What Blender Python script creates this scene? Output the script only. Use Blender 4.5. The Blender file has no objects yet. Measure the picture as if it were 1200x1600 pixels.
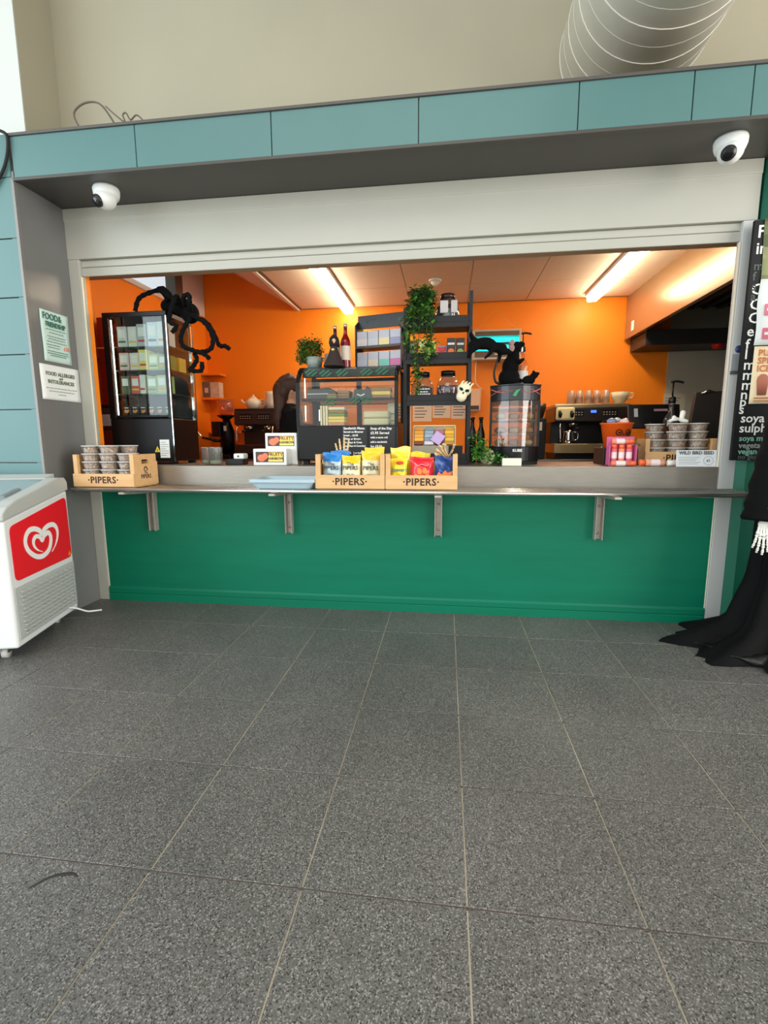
import bpy, math, random
from math import sin, cos, pi, radians, sqrt
from mathutils import Vector, Matrix
random.seed(7)
D = bpy.data
COL = bpy.context.scene.collection
SC = bpy.context.scene

# ------------------------------------------------------------------ camera
FPX, YAW, PITCH, ROLL = 743.0, .1289, .1476, -.0045
CPOS = Vector((.0723, -2.9229, 1.0821))
_f = Vector((-sin(YAW)*cos(PITCH), cos(YAW)*cos(PITCH), -sin(PITCH)))
_r0 = Vector((cos(YAW), sin(YAW), 0)); _u0 = _r0.cross(_f)
_r = cos(ROLL)*_r0 + sin(ROLL)*_u0; _u = -sin(ROLL)*_r0 + cos(ROLL)*_u0
cam = D.objects.new('camera', D.cameras.new('camera')); COL.objects.link(cam)
cam.matrix_world = Matrix(((_r.x, _u.x, -_f.x, CPOS.x), (_r.y, _u.y, -_f.y, CPOS.y), (_r.z, _u.z, -_f.z, CPOS.z), (0, 0, 0, 1)))
cam.data.sensor_fit = 'VERTICAL'; cam.data.sensor_height = 24.0; cam.data.sensor_width = 18.0
cam.data.lens = FPX/1600*24; cam.data.clip_start = .05
SC.camera = cam

# ------------------------------------------------------------------ world, daylight, exposure
w = D.worlds.new('overcast_sky'); SC.world = w; w.use_nodes = True
bg = w.node_tree.nodes['Background']; bg.inputs['Color'].default_value = (.86, .94, 1, 1); bg.inputs['Strength'].default_value = 1.0
def area(name, loc, target, sx, sy, power, color=(1, 1, 1)):
    l = D.lights.new(name, 'AREA'); l.shape = 'RECTANGLE'; l.size = sx; l.size_y = sy; l.energy = power; l.color = color
    o = D.objects.new(name, l); COL.objects.link(o); o.location = loc
    o.rotation_euler = (Vector(target)-Vector(loc)).to_track_quat('-Z', 'Y').to_euler(); return o
area('daylight_window_side', (-5.6, -3.6, 2.3), (-.4, -1.6, .6), 5.5, 4.0, 300, (.80, .93, 1))
area('daylight_window_rear', (-1.0, -8.6, 2.4), (0, 0, 1.0), 8, 3.6, 130, (1, .97, .92))
area('daylight_window_right', (5.6, -3.4, 1.9), (-2.0, -1.0, .7), 4.0, 3.2, 360, (1, .96, .90))
area('hall_skylight', (-.6, -5.0, 5.5), (-.6, -4.4, 0), 6, 4.5, 255, (1, .97, .92))
SC.view_settings.view_transform = 'Standard'; SC.view_settings.look = 'None'
SC.view_settings.exposure = 0.0; SC.view_settings.gamma = 1.0; SC.view_settings.use_curve_mapping = False

# ------------------------------------------------------------------ materials
def lin(c): c = c/255; return c/12.92 if c <= .04045 else ((c+.055)/1.055)**2.4
def S(r, g, b): return (lin(r), lin(g), lin(b), 1)
MC = {}
def mat(name, rgb, rough=.5, metal=0, vary=0, scale=8, bump=0, bscale=120, emit=None, estr=0, alpha=1, spec=.5, stretch=None, trans=0, coat=0):
    if name in MC: return MC[name]
    m = D.materials.new(name); m.use_nodes = True; MC[name] = m
    nt = m.node_tree; p = nt.nodes['Principled BSDF']
    p.inputs['Base Color'].default_value = S(*rgb); p.inputs['Roughness'].default_value = rough; p.inputs['Metallic'].default_value = metal
    p.inputs['Specular IOR Level'].default_value = spec; p.inputs['Alpha'].default_value = alpha; p.inputs['Coat Weight'].default_value = coat
    if trans: p.inputs['Transmission Weight'].default_value = trans
    if emit: p.inputs['Emission Color'].default_value = S(*emit); p.inputs['Emission Strength'].default_value = estr
    if vary or bump:
        tc = nt.nodes.new('ShaderNodeTexCoord'); src = tc.outputs['Object']
        if stretch:
            mp = nt.nodes.new('ShaderNodeMapping'); mp.inputs['Scale'].default_value = stretch
            nt.links.new(src, mp.inputs['Vector']); src = mp.outputs['Vector']
        if vary:
            n = nt.nodes.new('ShaderNodeTexNoise'); n.inputs['Scale'].default_value = scale; n.inputs['Detail'].default_value = 5
            nt.links.new(src, n.inputs['Vector'])
            mx = nt.nodes.new('ShaderNodeMix'); mx.data_type = 'RGBA'
            mx.inputs[6].default_value = S(*[max(0, c*(1-vary)) for c in rgb]); mx.inputs[7].default_value = S(*[min(255, c*(1+vary)) for c in rgb])
            nt.links.new(n.outputs['Fac'], mx.inputs[0]); nt.links.new(mx.outputs[2], p.inputs['Base Color'])
        if bump:
            n2 = nt.nodes.new('ShaderNodeTexNoise'); n2.inputs['Scale'].default_value = bscale; n2.inputs['Detail'].default_value = 3
            nt.links.new(src, n2.inputs['Vector'])
            b = nt.nodes.new('ShaderNodeBump'); b.inputs['Strength'].default_value = bump; b.inputs['Distance'].default_value = .01
            nt.links.new(n2.outputs['Fac'], b.inputs['Height']); nt.links.new(b.outputs['Normal'], p.inputs['Normal'])
    return m
def thin_glass(name, tint=(255, 255, 255), ior=1.45, rough=.02, opac=0, ocol=(200, 200, 200)):
    if name in MC: return MC[name]
    m = D.materials.new(name); m.use_nodes = True; MC[name] = m; nt = m.node_tree
    for n in list(nt.nodes): nt.nodes.remove(n)
    out = nt.nodes.new('ShaderNodeOutputMaterial'); mx = nt.nodes.new('ShaderNodeMixShader')
    lw = nt.nodes.new('ShaderNodeLayerWeight'); lw.inputs['Blend'].default_value = .5
    pw = nt.nodes.new('ShaderNodeMath'); pw.operation = 'POWER'; pw.inputs[1].default_value = 4; nt.links.new(lw.outputs['Facing'], pw.inputs[0])
    fr = nt.nodes.new('ShaderNodeMath'); fr.operation = 'MULTIPLY_ADD'; fr.inputs[1].default_value = .75; fr.inputs[2].default_value = ((ior-1)/(ior+1))**2*1.6; nt.links.new(pw.outputs[0], fr.inputs[0])
    t = nt.nodes.new('ShaderNodeBsdfTransparent'); t.inputs['Color'].default_value = S(*tint)
    g = nt.nodes.new('ShaderNodeBsdfGlossy'); g.inputs['Roughness'].default_value = rough
    a = t.outputs[0]
    if opac:
        d = nt.nodes.new('ShaderNodeBsdfDiffuse'); d.inputs['Color'].default_value = S(*ocol)
        m2 = nt.nodes.new('ShaderNodeMixShader'); m2.inputs[0].default_value = opac
        nt.links.new(t.outputs[0], m2.inputs[1]); nt.links.new(d.outputs[0], m2.inputs[2]); a = m2.outputs[0]
    nt.links.new(fr.outputs[0], mx.inputs[0]); nt.links.new(a, mx.inputs[1]); nt.links.new(g.outputs[0], mx.inputs[2])
    nt.links.new(mx.outputs[0], out.inputs['Surface']); return m
def speckle(name, base, specks, scale=160, rough=.5, world=False, thr=(.35, .6), vary=.1, bump=.15, rnd=0):
    """granite / seed mix: voronoi cells coloured by a ramp"""
    if name in MC: return MC[name]
    m = D.materials.new(name); m.use_nodes = True; MC[name] = m; nt = m.node_tree; p = nt.nodes['Principled BSDF']
    p.inputs['Roughness'].default_value = rough
    if world: src = nt.nodes.new('ShaderNodeNewGeometry').outputs['Position']
    else: src = nt.nodes.new('ShaderNodeTexCoord').outputs['Object']
    v = nt.nodes.new('ShaderNodeTexVoronoi'); v.inputs['Scale'].default_value = scale; nt.links.new(src, v.inputs['Vector'])
    sep = nt.nodes.new('ShaderNodeSeparateColor'); nt.links.new(v.outputs['Color'], sep.inputs[0])
    cr = nt.nodes.new('ShaderNodeValToRGB'); nt.links.new(sep.outputs[0], cr.inputs[0]); cr.color_ramp.interpolation = 'CONSTANT'
    els = cr.color_ramp.elements; els[0].position = 0; els[0].color = S(*base)
    k = len(specks)
    els[1].position = thr[0]; els[1].color = S(*specks[0])
    for i in range(1, k):
        e = els.new(thr[0]+(1-thr[0])*i/k); e.color = S(*specks[i])
    n = nt.nodes.new('ShaderNodeTexNoise'); n.inputs['Scale'].default_value = 2.2; n.inputs['Detail'].default_value = 4; nt.links.new(src, n.inputs['Vector'])
    hs = nt.nodes.new('ShaderNodeHueSaturation'); nt.links.new(cr.outputs[0], hs.inputs['Color'])
    mr = nt.nodes.new('ShaderNodeMapRange'); mr.inputs[1].default_value = .25; mr.inputs[2].default_value = .75; mr.inputs[3].default_value = 1-vary; mr.inputs[4].default_value = 1+vary
    nt.links.new(n.outputs['Fac'], mr.inputs[0]); val = mr.outputs[0]
    if rnd:
        oi = nt.nodes.new('ShaderNodeObjectInfo'); ma = nt.nodes.new('ShaderNodeMath'); ma.operation = 'MULTIPLY_ADD'
        nt.links.new(oi.outputs['Random'], ma.inputs[0]); ma.inputs[1].default_value = rnd
        nt.links.new(val, ma.inputs[2]); val = ma.outputs[0]
    nt.links.new(val, hs.inputs['Value']); nt.links.new(hs.outputs[0], p.inputs['Base Color'])
    if bump:
        b = nt.nodes.new('ShaderNodeBump'); b.inputs['Strength'].default_value = bump; b.inputs['Distance'].default_value = .004
        nt.links.new(v.outputs['Distance'], b.inputs['Height']); nt.links.new(b.outputs[0], p.inputs['Normal'])
    return m
def wood(name, a, b, scale=6, rough=.55, stretch=(1, 8, 8)):
    if name in MC: return MC[name]
    m = D.materials.new(name); m.use_nodes = True; MC[name] = m; nt = m.node_tree; p = nt.nodes['Principled BSDF']; p.inputs['Roughness'].default_value = rough
    tc = nt.nodes.new('ShaderNodeTexCoord'); mp = nt.nodes.new('ShaderNodeMapping'); mp.inputs['Scale'].default_value = stretch
    n = nt.nodes.new('ShaderNodeTexNoise'); n.inputs['Scale'].default_value = scale; n.inputs['Detail'].default_value = 6; n.inputs['Distortion'].default_value = .6
    mx = nt.nodes.new('ShaderNodeMix'); mx.data_type = 'RGBA'; mx.inputs[6].default_value = S(*a); mx.inputs[7].default_value = S(*b)
    nt.links.new(tc.outputs['Object'], mp.inputs['Vector']); nt.links.new(mp.outputs[0], n.inputs['Vector'])
    nt.links.new(n.outputs['Fac'], mx.inputs[0]); nt.links.new(mx.outputs[2], p.inputs['Base Color']); return m

# ------------------------------------------------------------------ geometry builder
class G:
    def __init__(s): s.v = []; s.f = []; s.m = []; s.s = []
    def add(s, vs, fs, mi=0, sm=False):
        o = len(s.v); s.v += [tuple(v) for v in vs]
        for f in fs: s.f.append(tuple(i+o for i in f)); s.m.append(mi); s.s.append(sm)
        return s
    def box(s, a, b, mi=0, M=None):
        x0, y0, z0 = a; x1, y1, z1 = b
        vs = [(x0,y0,z0),(x1,y0,z0),(x1,y1,z0),(x0,y1,z0),(x0,y0,z1),(x1,y0,z1),(x1,y1,z1),(x0,y1,z1)]
        if M is not None: vs = [M @ Vector(v) for v in vs]
        return s.add(vs, [(0,3,2,1),(4,5,6,7),(0,1,5,4),(1,2,6,5),(2,3,7,6),(3,0,4,7)], mi)
    def tube(s, pts, r, n=8, mi=0, sm=True, cap=True, flat=1.0):
        pts = [Vector(p) for p in pts]; k = len(pts)
        rs = r if isinstance(r, (list, tuple)) else [r]*k
        t0 = (pts[1]-pts[0]).normalized(); up = Vector((0,0,1)) if abs(t0.z) < .9 else Vector((1,0,0))
        nx = t0.cross(up).normalized(); vs = []
        for i, p in enumerate(pts):
            t = (pts[min(i+1,k-1)]-pts[max(i-1,0)]).normalized()
            nx = (nx - t*nx.dot(t)).normalized(); ny = t.cross(nx)
            for j in range(n):
                a = 2*pi*j/n; vs.append(p + rs[i]*(cos(a)*nx + flat*sin(a)*ny))
        fs = [(i*n+j, i*n+(j+1)%n, (i+1)*n+(j+1)%n, (i+1)*n+j) for i in range(k-1) for j in range(n)]
        if cap: fs += [tuple(range(n-1,-1,-1)), tuple((k-1)*n+j for j in range(n))]
        return s.add(vs, fs, mi, sm)
    def cyl(s, p0, p1, r, r1=None, n=16, mi=0, sm=True): return s.tube([p0, p1], [r, r if r1 is None else r1], n, mi, sm)
    def lathe(s, prof, c=(0,0,0), n=20, mi=0, sm=True, sx=1, sy=1, close=True):
        vs = []; k = len(prof)
        for r, z in prof:
            for j in range(n): a = 2*pi*j/n; vs.append((c[0]+r*cos(a)*sx, c[1]+r*sin(a)*sy, c[2]+z))
        fs = [(i*n+j, i*n+(j+1)%n, (i+1)*n+(j+1)%n, (i+1)*n+j) for i in range(k-1) for j in range(n)]
        if close:
            if prof[0][0] > 1e-5: fs.append(tuple(range(n-1,-1,-1)))
            if prof[-1][0] > 1e-5: fs.append(tuple((k-1)*n+j for j in range(n)))
        return s.add(vs, fs, mi, sm)
    def ell(s, c, r, nu=14, nv=9, mi=0, M=None):
        vs = []
        for i in range(nv+1):
            th = pi*i/nv
            for j in range(nu):
                a = 2*pi*j/nu; p = Vector((r[0]*sin(th)*cos(a), r[1]*sin(th)*sin(a), r[2]*cos(th)))
                if M is not None: p = M @ p
                vs.append(p+Vector(c))
        fs = [(i*nu+j, (i+1)*nu+j, (i+1)*nu+(j+1)%nu, i*nu+(j+1)%nu) for i in range(nv) for j in range(nu)]
        return s.add(vs, fs, mi, True)
    def prism(s, poly, d0, d1, axis='y', mi=0):
        """poly of (a,b): axis y -> (x,z); axis x -> (y,z); axis z -> (x,y)"""
        k = len(poly)
        if axis == 'y': mk = lambda p, d: (p[0], d, p[1])
        elif axis == 'x': mk = lambda p, d: (d, p[0], p[1])
        else: mk = lambda p, d: (p[0], p[1], d)
        vs = [mk(p, d0) for p in poly]+[mk(p, d1) for p in poly]
        fs = [tuple(range(k)), tuple(range(2*k-1, k-1, -1))]+[(i, k+i, k+(i+1)%k, (i+1)%k) for i in range(k)]
        return s.add(vs, fs, mi)
    def grid(s, fn, nu, nv, mi=0, sm=True, wrap=False, mfn=None):
        vs = [fn(i/nu, j/nv) for j in range(nv+1) for i in range(nu+(0 if wrap else 1))]
        W = nu if wrap else nu+1; o = len(s.v); s.v += [tuple(v) for v in vs]
        for j in range(nv):
            for i in range(nu):
                i2 = (i+1) % W
                s.f.append((o+j*W+i, o+j*W+i2, o+(j+1)*W+i2, o+(j+1)*W+i)); s.m.append(mfn((i+.5)/nu, (j+.5)/nv) if mfn else mi); s.s.append(sm)
        return s
    def build(s, name, mats, parent=None, bevel=0, loc=None, rot=None, remesh=0, solid=0, subsurf=0, seg=2, recalc=True):
        me = D.meshes.new(name); me.from_pydata(s.v, [], s.f)
        ms = mats if isinstance(mats, (list, tuple)) else [mats]
        for m in ms: me.materials.append(m)
        me.polygons.foreach_set('material_index', s.m); me.polygons.foreach_set('use_smooth', s.s)
        me.update()
        if recalc:
            import bmesh
            bm = bmesh.new(); bm.from_mesh(me); bmesh.ops.recalc_face_normals(bm, faces=bm.faces); bm.to_mesh(me); bm.free()
        o = D.objects.new(name, me); COL.objects.link(o); o.parent = parent
        if loc: o.location = loc
        if rot: o.rotation_euler = rot
        if remesh: md = o.modifiers.new('remesh', 'REMESH'); md.mode = 'VOXEL'; md.voxel_size = remesh; md.use_smooth_shade = True; sm_ = o.modifiers.new('smooth', 'SMOOTH'); sm_.iterations = 4; sm_.factor = .5
        if solid: md = o.modifiers.new('solid', 'SOLIDIFY'); md.thickness = solid; md.offset = 0
        if bevel: md = o.modifiers.new('bevel', 'BEVEL'); md.width = bevel; md.segments = seg; md.limit_method = 'ANGLE'; md.angle_limit = .6
        if subsurf: md = o.modifiers.new('sub', 'SUBSURF'); md.levels = subsurf; md.render_levels = subsurf
        return o
def box(name, a, b, m, parent=None, bevel=0, **k): return G().box(a, b).build(name, m, parent, bevel, **k)
def thing(name, label, cat, loc=(0,0,0), rz=0, group=None):
    o = D.objects.new(name, None); COL.objects.link(o); o.empty_display_size = .05
    o.location = loc; o.rotation_euler = (0, 0, rz); return tag(o, label, cat, group)
def tag(o, label, cat, group=None, kind=None):
    o['label'] = label; o['category'] = cat
    if group: o['group'] = group
    if kind: o['kind'] = kind
    return o
def struct(o, label=None, cat=None):
    o['kind'] = 'structure'
    if label: o['label'] = label
    if cat: o['category'] = cat
    return o
def dup(root, loc, rz=0, label=None, group=None, parent=None, rot=None):
    r = root.copy(); COL.objects.link(r); r.location = loc; r.rotation_euler = rot or (0, 0, rz); r.parent = parent
    if label: r['label'] = label
    if group: r['group'] = group
    for ch in list(root.children):
        c = ch.copy(); COL.objects.link(c); c.parent = r
        for g in list(ch.children): d = g.copy(); COL.objects.link(d); d.parent = c
    return r
def lettering(txt, size, loc, m, parent=None, rot=(pi/2, 0, 0), align='CENTER', name='lettering', sx=1, bold=0, shear=0, spacing=1, ext=.0006):
    c = D.curves.new(name, 'FONT'); c.body = txt; c.size = size; c.align_x = align; c.align_y = 'CENTER'; c.extrude = ext; c.offset = bold
    c.resolution_u = 2; c.shear = shear; c.space_character = spacing; c.space_line = .95
    t = D.objects.new('tmp', c); COL.objects.link(t)
    me = D.meshes.new_from_object(t); D.objects.remove(t); D.curves.remove(c); me.name = name
    me.materials.clear(); me.materials.append(m)
    o = D.objects.new(name, me); COL.objects.link(o); o.parent = parent; o.location = loc; o.rotation_euler = rot; o.scale = (sx, 1, 1); return o
def smooth_path(pts, sub=4):
    pts = [Vector(p) for p in pts]; out = []
    for i in range(len(pts)-1):
        p0 = pts[max(i-1,0)]; p1 = pts[i]; p2 = pts[i+1]; p3 = pts[min(i+2,len(pts)-1)]
        for k in range(sub):
            t = k/sub; out.append(.5*((2*p1)+(-p0+p2)*t+(2*p0-5*p1+4*p2-p3)*t*t+(-p0+3*p1-3*p2+p3)*t**3))
    out.append(pts[-1]); return out

# ================================================================== SETTING
M_tile = speckle('floor_granite', (87, 86, 84), [(91, 90, 88), (98, 97, 94), (77, 76, 74), (106, 104, 101), (134, 131, 127), (50, 49, 48)], scale=340, rough=.4, world=True, thr=(.3, .6), vary=.16, bump=.25, rnd=.14)
M_grout = mat('grout', (156, 148, 132), .8, vary=.56, scale=1.9)
def _grout():
    # cross joints hold dark dirt, long joints pale grout
    nt = M_grout.node_tree; p = nt.nodes['Principled BSDF']; old = p.inputs['Base Color'].links[0].from_socket
    ge = nt.nodes.new('ShaderNodeNewGeometry'); sx = nt.nodes.new('ShaderNodeSeparateXYZ'); nt.links.new(ge.outputs['Position'], sx.inputs[0])
    def m(op, a, b=None):
        n = nt.nodes.new('ShaderNodeMath'); n.operation = op
        nt.links.new(a, n.inputs[0])
        if b is not None: n.inputs[1].default_value = b
        return n.outputs[0]
    t = m('ADD', m('MULTIPLY', sx.outputs['Y'], 1/.4), 1.9405/.4); fr = m('SUBTRACT', m('FRACT', m('ADD', t, .5)), .5); lt = m('LESS_THAN', m('ABSOLUTE', fr), .012)
    mx = nt.nodes.new('ShaderNodeMix'); mx.data_type = 'RGBA'; nt.links.new(lt, mx.inputs[0]); nt.links.new(old, mx.inputs[6]); mx.inputs[7].default_value = S(84, 72, 62)
    nt.links.new(mx.outputs[2], p.inputs['Base Color'])
_grout()
M_teal = mat('teal_cladding', (80, 118, 117), .42, vary=.03, scale=3)
M_darkmetal = mat('dark_grey_sheet', (72, 70, 66), .4, vary=.04, scale=4, spec=.4)
M_reveal = mat('grey_reveal_sheet', (112, 112, 110), .33, vary=.05, scale=5, spec=.6)
M_cream = mat('cream_shutter', (174, 173, 162), .36, vary=.015, scale=6)
M_white = mat('white_paint', (228, 230, 226), .45)
M_green = mat('green_paint', (0, 108, 80), .5, vary=.10, scale=2.5, spec=.28, stretch=(.5, 1, 5))
M_beige = mat('beige_plaster', (168, 162, 142), .85, vary=.03, scale=2, bump=.04, bscale=60)
M_orange = mat('orange_paint', (255, 138, 16), .55, vary=.02, scale=2)
M_steel = mat('brushed_steel', (176, 174, 168), .32, 1, vary=.06, scale=12, stretch=(1, 30, 30))
M_steelv = mat('worktop_steel', (156, 150, 140), .4, .75, vary=.08, scale=10, stretch=(1, 20, 20))
M_black = mat('black_plastic', (9, 9, 10), .36, spec=.3)
M_blackm = mat('black_powder_metal', (26, 26, 28), .5, spec=.3)
M_chrome = mat('chrome', (215, 215, 212), .14, 1)
M_rubber = mat('dark_rubber', (14, 14, 14), .75)
M_paper = mat('white_paper', (232, 234, 230), .7)
M_ink = mat('dark_ink', (40, 42, 40), .7)
M_glass = thin_glass('clear_glass')
M_pane = thin_glass('cabinet_pane', (236, 242, 240), 1.38)

# floor: grout bed, one object per slab
TX, TY, T = .1376, -1.9405, .4
fl = struct(box('floor', (-8, -9, -.05), (8, .0, -.0025), M_grout))
tm = None; tmb = None
for i in range(-8, 8):
    for j in range(-4, 5):
        x0, y0 = TX+i*T, TY+j*T; last = j == 4
        if tm is None or (last and tmb is None):
            g = G(); g.box((.002, .002, -.02), (T-.002, (-y0-.001) if last else T-.002, 0))
            o = g.build('floor_tile', M_tile, fl, .0012, seg=1)
            if last: tmb = o
            else: tm = o
        else:
            src = tmb if last else tm
            o = D.objects.new('floor_tile', src.data); COL.objects.link(o); o.parent = fl
            md = o.modifiers.new('bevel', 'BEVEL'); md.width = .0012; md.segments = 1
        o.location = (x0, y0, 0)
mk = mat('tyre_mark', (38, 37, 36), .6)
G().tube(smooth_path([(-.93, -2.03, .0004), (-.90, -1.99, .0004), (-.855, -1.975, .0004), (-.83, -1.982, .0004)], 4), [.001, .003, .004, .004, .004, .005, .005, .005, .005, .004, .003, .002, .001], 6, flat=.12).build('scuff_mark', mk, fl)
struct(box('floor_kitchen', (-2.7, .0, -.05), (3.2, 2.5, -.001), mat('kitchen_floor', (84, 80, 76), .6, vary=.1)))

# hall shell
struct(box('wall_upper', (-2.51, .3, 2.56), (6, .4, 5.6), M_beige))
struct(box('wall_pier', (-6, .004, 2.74), (-2.51, .4, 5.6), M_beige))
struct(box('wall_pier_face', (-6, -.004, 2.74), (-2.512, .003, 5.6), mat('pier_white', (204, 207, 202), .8)))
struct(box('ceiling_hall', (-8, -9, 5.6), (8, .4, 5.7), mat('hall_ceiling', (170, 166, 154), .8)))

# left column cladding (teal panels on a dark frame)
col_ = struct(box('wall_column', (-4.2, -.335, 0), (-2.36, 0, 2.74), M_darkmetal))
zs = [0, .025, .338, .651, .964, 1.277, 1.59, 1.903, 2.216, 2.529, 2.745]
for a, b in zip(zs[1:-1], zs[2:]):
    for x0, x1 in ((-4.2, -3.075), (-3.07, -2.325)):
        box('cladding_panel', (x0, -.35, a+.003), (x1, -.336, b-.003), M_teal, col_, .0015)
struct(box('trim_1', (-2.325, -.352, 0), (-2.308, -.33, 2.52), mat('aluminium_edge', (128, 126, 122), .5, .3)))
rv = struct(box('wall_reveal', (-2.36, -.345, 0), (-2.31, 0.0, 2.56), M_reveal))
# fascia
fa = struct(box('wall_fascia', (-2.36, -.337, 2.53), (3.4, -.25, 2.735), M_darkmetal))
xs = [-2.303, -1.573, -.829, -.083, .664, 1.163, 1.412, 2.157, 2.9]
for a, b in zip(xs[:-1], xs[1:]): box('fascia_panel', (a+.0025, -.35, 2.524), (b-.0025, -.338, 2.728), M_teal, fa, .0015)
box('cap_strip', (-2.31, -.36, 2.728), (3.4, -.30, 2.742), mat('fascia_cap', (82, 78, 74), .5), fa, .002)
box('drip_strip', (-2.31, -.354, 2.508), (3.4, -.33, 2.524), M_darkmetal, fa, .002)
struct(box('ceiling_soffit', (-2.31, -.345, 2.515), (3.4, .02, 2.53), M_darkmetal))
struct(box('ceiling_deck', (-2.33, -.25, 2.70), (3.4, .3, 2.73), mat('roof_deck', (120, 114, 104), .8)))
# green front and right wall
struct(box('wall_counter_front', (-2.25, 0, 0), (1.62, .05, .815), M_green))
bb = G(); bb.prism([(-.008, 0), (-.008, .045), (-.003, .05), (-.008, .055), (-.008, .085), (-.003, .098), (0, .1), (0, 0)], -2.231, 1.603, 'x')
struct(bb.build('baseboard_front', M_green))
wr = G(); wr.prism([(1.69, .0), (1.722, -.05), (3.4, -.05), (3.4, .05), (1.69, .05)], 0, 2.52, 'z')
struct(wr.build('wall_right', mat('green_wall', (3, 94, 70), .5, vary=.08, scale=3)))

# kitchen shell
struct(box('wall_back', (-2.8, 2.5, 0), (2.33, 2.6, 3.3), M_orange))
sp = struct(box('wall_splashback', (2.33, 2.49, 0), (3.3, 2.6, 2.6), mat('splash_steel', (190, 184, 164), .5, .2, vary=.08, scale=3)))
struct(box('wall_kitchen_side', (3.2, .05, 0), (3.3, 2.5, 2.6), mat('side_steel', (120, 116, 108), .5, .6)))
wl = G(); wl.box((-2.8, .03, 0), (-2.7, 2.5, 2.50)); wl.box((-2.8, .03, 2.5), (-2.7, .35, 3.3)); wl.box((-2.8, .35, 3.0), (-2.7, 2.5, 3.3))
struct(wl.build('wall_left', M_orange))
struct(box('trim_2', (-2.78, 2.03, 2.5), (-2.695, 2.5, 3.0), mat('white_board', (222, 222, 222), .6)))
wn = struct(D.objects.new('window_1', None)); COL.objects.link(wn)
wg = G(); wg.box((-2.79, .35, 2.46), (-2.675, 2.03, 2.505)); wg.box((-2.77, .35, 2.97), (-2.69, 2.03, 3.0)); wg.box((-2.77, 1.10, 2.505), (-2.70, 1.14, 2.97))
wg.build('window_frame', M_white, wn, .004)
box('window_post', (-2.79, 1.89, 2.505), (-2.68, 2.03, 3.0), mat('grey_post', (96, 92, 86), .5), wn, .004)
box('window_pane', (-2.745, .35, 2.505), (-2.74, 1.89, 2.97), thin_glass('window_glass'), wn)
struct(box('wall_jamb_left', (-2.8, .045, 0), (-2.238, .082, 2.58), M_orange))
struct(box('wall_jamb_right', (1.69, .06, 0), (3.3, .13, 2.58), mat('dark_jamb', (60, 56, 52), .6)))
struct(box('wall_lintel', (-2.8, .07, 2.20), (3.3, .3, 2.58), mat('lintel', (190, 170, 140), .7)))
M_ctile = mat('ceiling_tile_board', (226, 208, 186), .85, vary=.02, scale=20, bump=.03, bscale=300)
ce = struct(box('ceiling', (-1.58, .05, 2.54), (3.3, 2.6, 2.6), mat('ceiling_grid', (150, 132, 112), .7)))
cts = None
for i in range(6):
    for j in range(4):
        x0 = -1.525+.6*i; y0 = .24+.6*j-.2
        x1 = x0+.6; y1 = y0+.6
        y0 = max(y0, .1); y1 = min(y1, 2.5); x0 = max(x0, -1.57); x1 = min(x1, 1.9) if i > 4 else x1
        if x1-x0 < .05: continue
        box('ceiling_tile', (x0+.003, y0+.003, 2.53), (x1-.003, y1-.003, 2.541), M_ctile, ce, .001, seg=1)
rk = G(); rk.prism([(-1.58, 2.533), (-2.8, 3.23), (-2.8, 3.29), (-1.58, 2.60)], .405, 2.6, 'y')
struct(rk.build('ceiling_raked', mat('raked_ceiling', (214, 196, 178), .8)))
struct(box('trim_3', (-1.60, .1, 2.525), (-1.57, 2.5, 2.545), M_white))

# worktops
wt = G(); wt.box((-2.232, -.006, .79), (1.606, .012, .93)); wt.box((-2.232, .0, .918), (1.606, .14, .93)); wt.box((-2.69, .135, .9), (2.6, .7, .93))
tag(wt.build('counter_worktop', M_steelv, None, .003), 'long brushed steel serving worktop with deep front apron', 'worktop')
tag(box('base_cabinet', (-2.69, .14, .0), (2.6, .66, .899), mat('base_grey', (60, 60, 60), .6), None, .004), 'grey kitchen base unit standing under the steel serving worktop', 'cabinet')
tag(box('back_worktop', (-2.69, 1.85, .87), (2.9, 2.49, .9), M_steel, None, .003), 'steel worktop running along the orange back wall', 'worktop')
tag(box('base_cabinet', (-2.69, 1.9, .0), (2.9, 2.48, .869), mat('base_dark', (48, 44, 42), .6), None, .004), 'dark base units under the back steel worktop', 'cabinet')

# roller shutter
sh = thing('roller_shutter', 'cream roller shutter rolled up in its box above the serving hatch', 'shutter', (0, 0, 0))
hb = G(); hb.prism([(-.006, 2.222), (-.006, 2.44), (-.012, 2.446), (-.012, 2.514), (.068, 2.514), (.068, 2.222)], -2.31, 1.675, 'x'); hb.build('shutter_box', M_cream, sh, .002)
for a, b in ((2.126, 2.178), (2.180, 2.221)): box('shutter_slat', (-2.236, .018, a), (1.61, .034, b), M_cream, sh, .004)
for x0, x1, nm in ((-2.31, -2.236, 0), (1.609, 1.692, 1)):
    gg = G(); gg.box((x0, -.004, 0), (x1, .044, 2.222)); go = gg.build('guide_rail', M_cream if not nm else mat('guide_white', (196, 197, 194), .4), sh, .003)
    xi = x1 if nm == 0 else x0; sg = 1 if nm == 0 else -1
    box('brush_seal', (xi, .012, .06) if sg > 0 else (xi-.006, .012, .06), (xi+.006, .016, 2.126) if sg > 0 else (xi, .016, 2.126), M_rubber, go)
    box('edge_lip', (xi+.006*sg-.003, -.002, .09), (xi+.006*sg+.003, .01, 2.12), mat('pale_lip', (236, 228, 206), .4), go)

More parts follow.
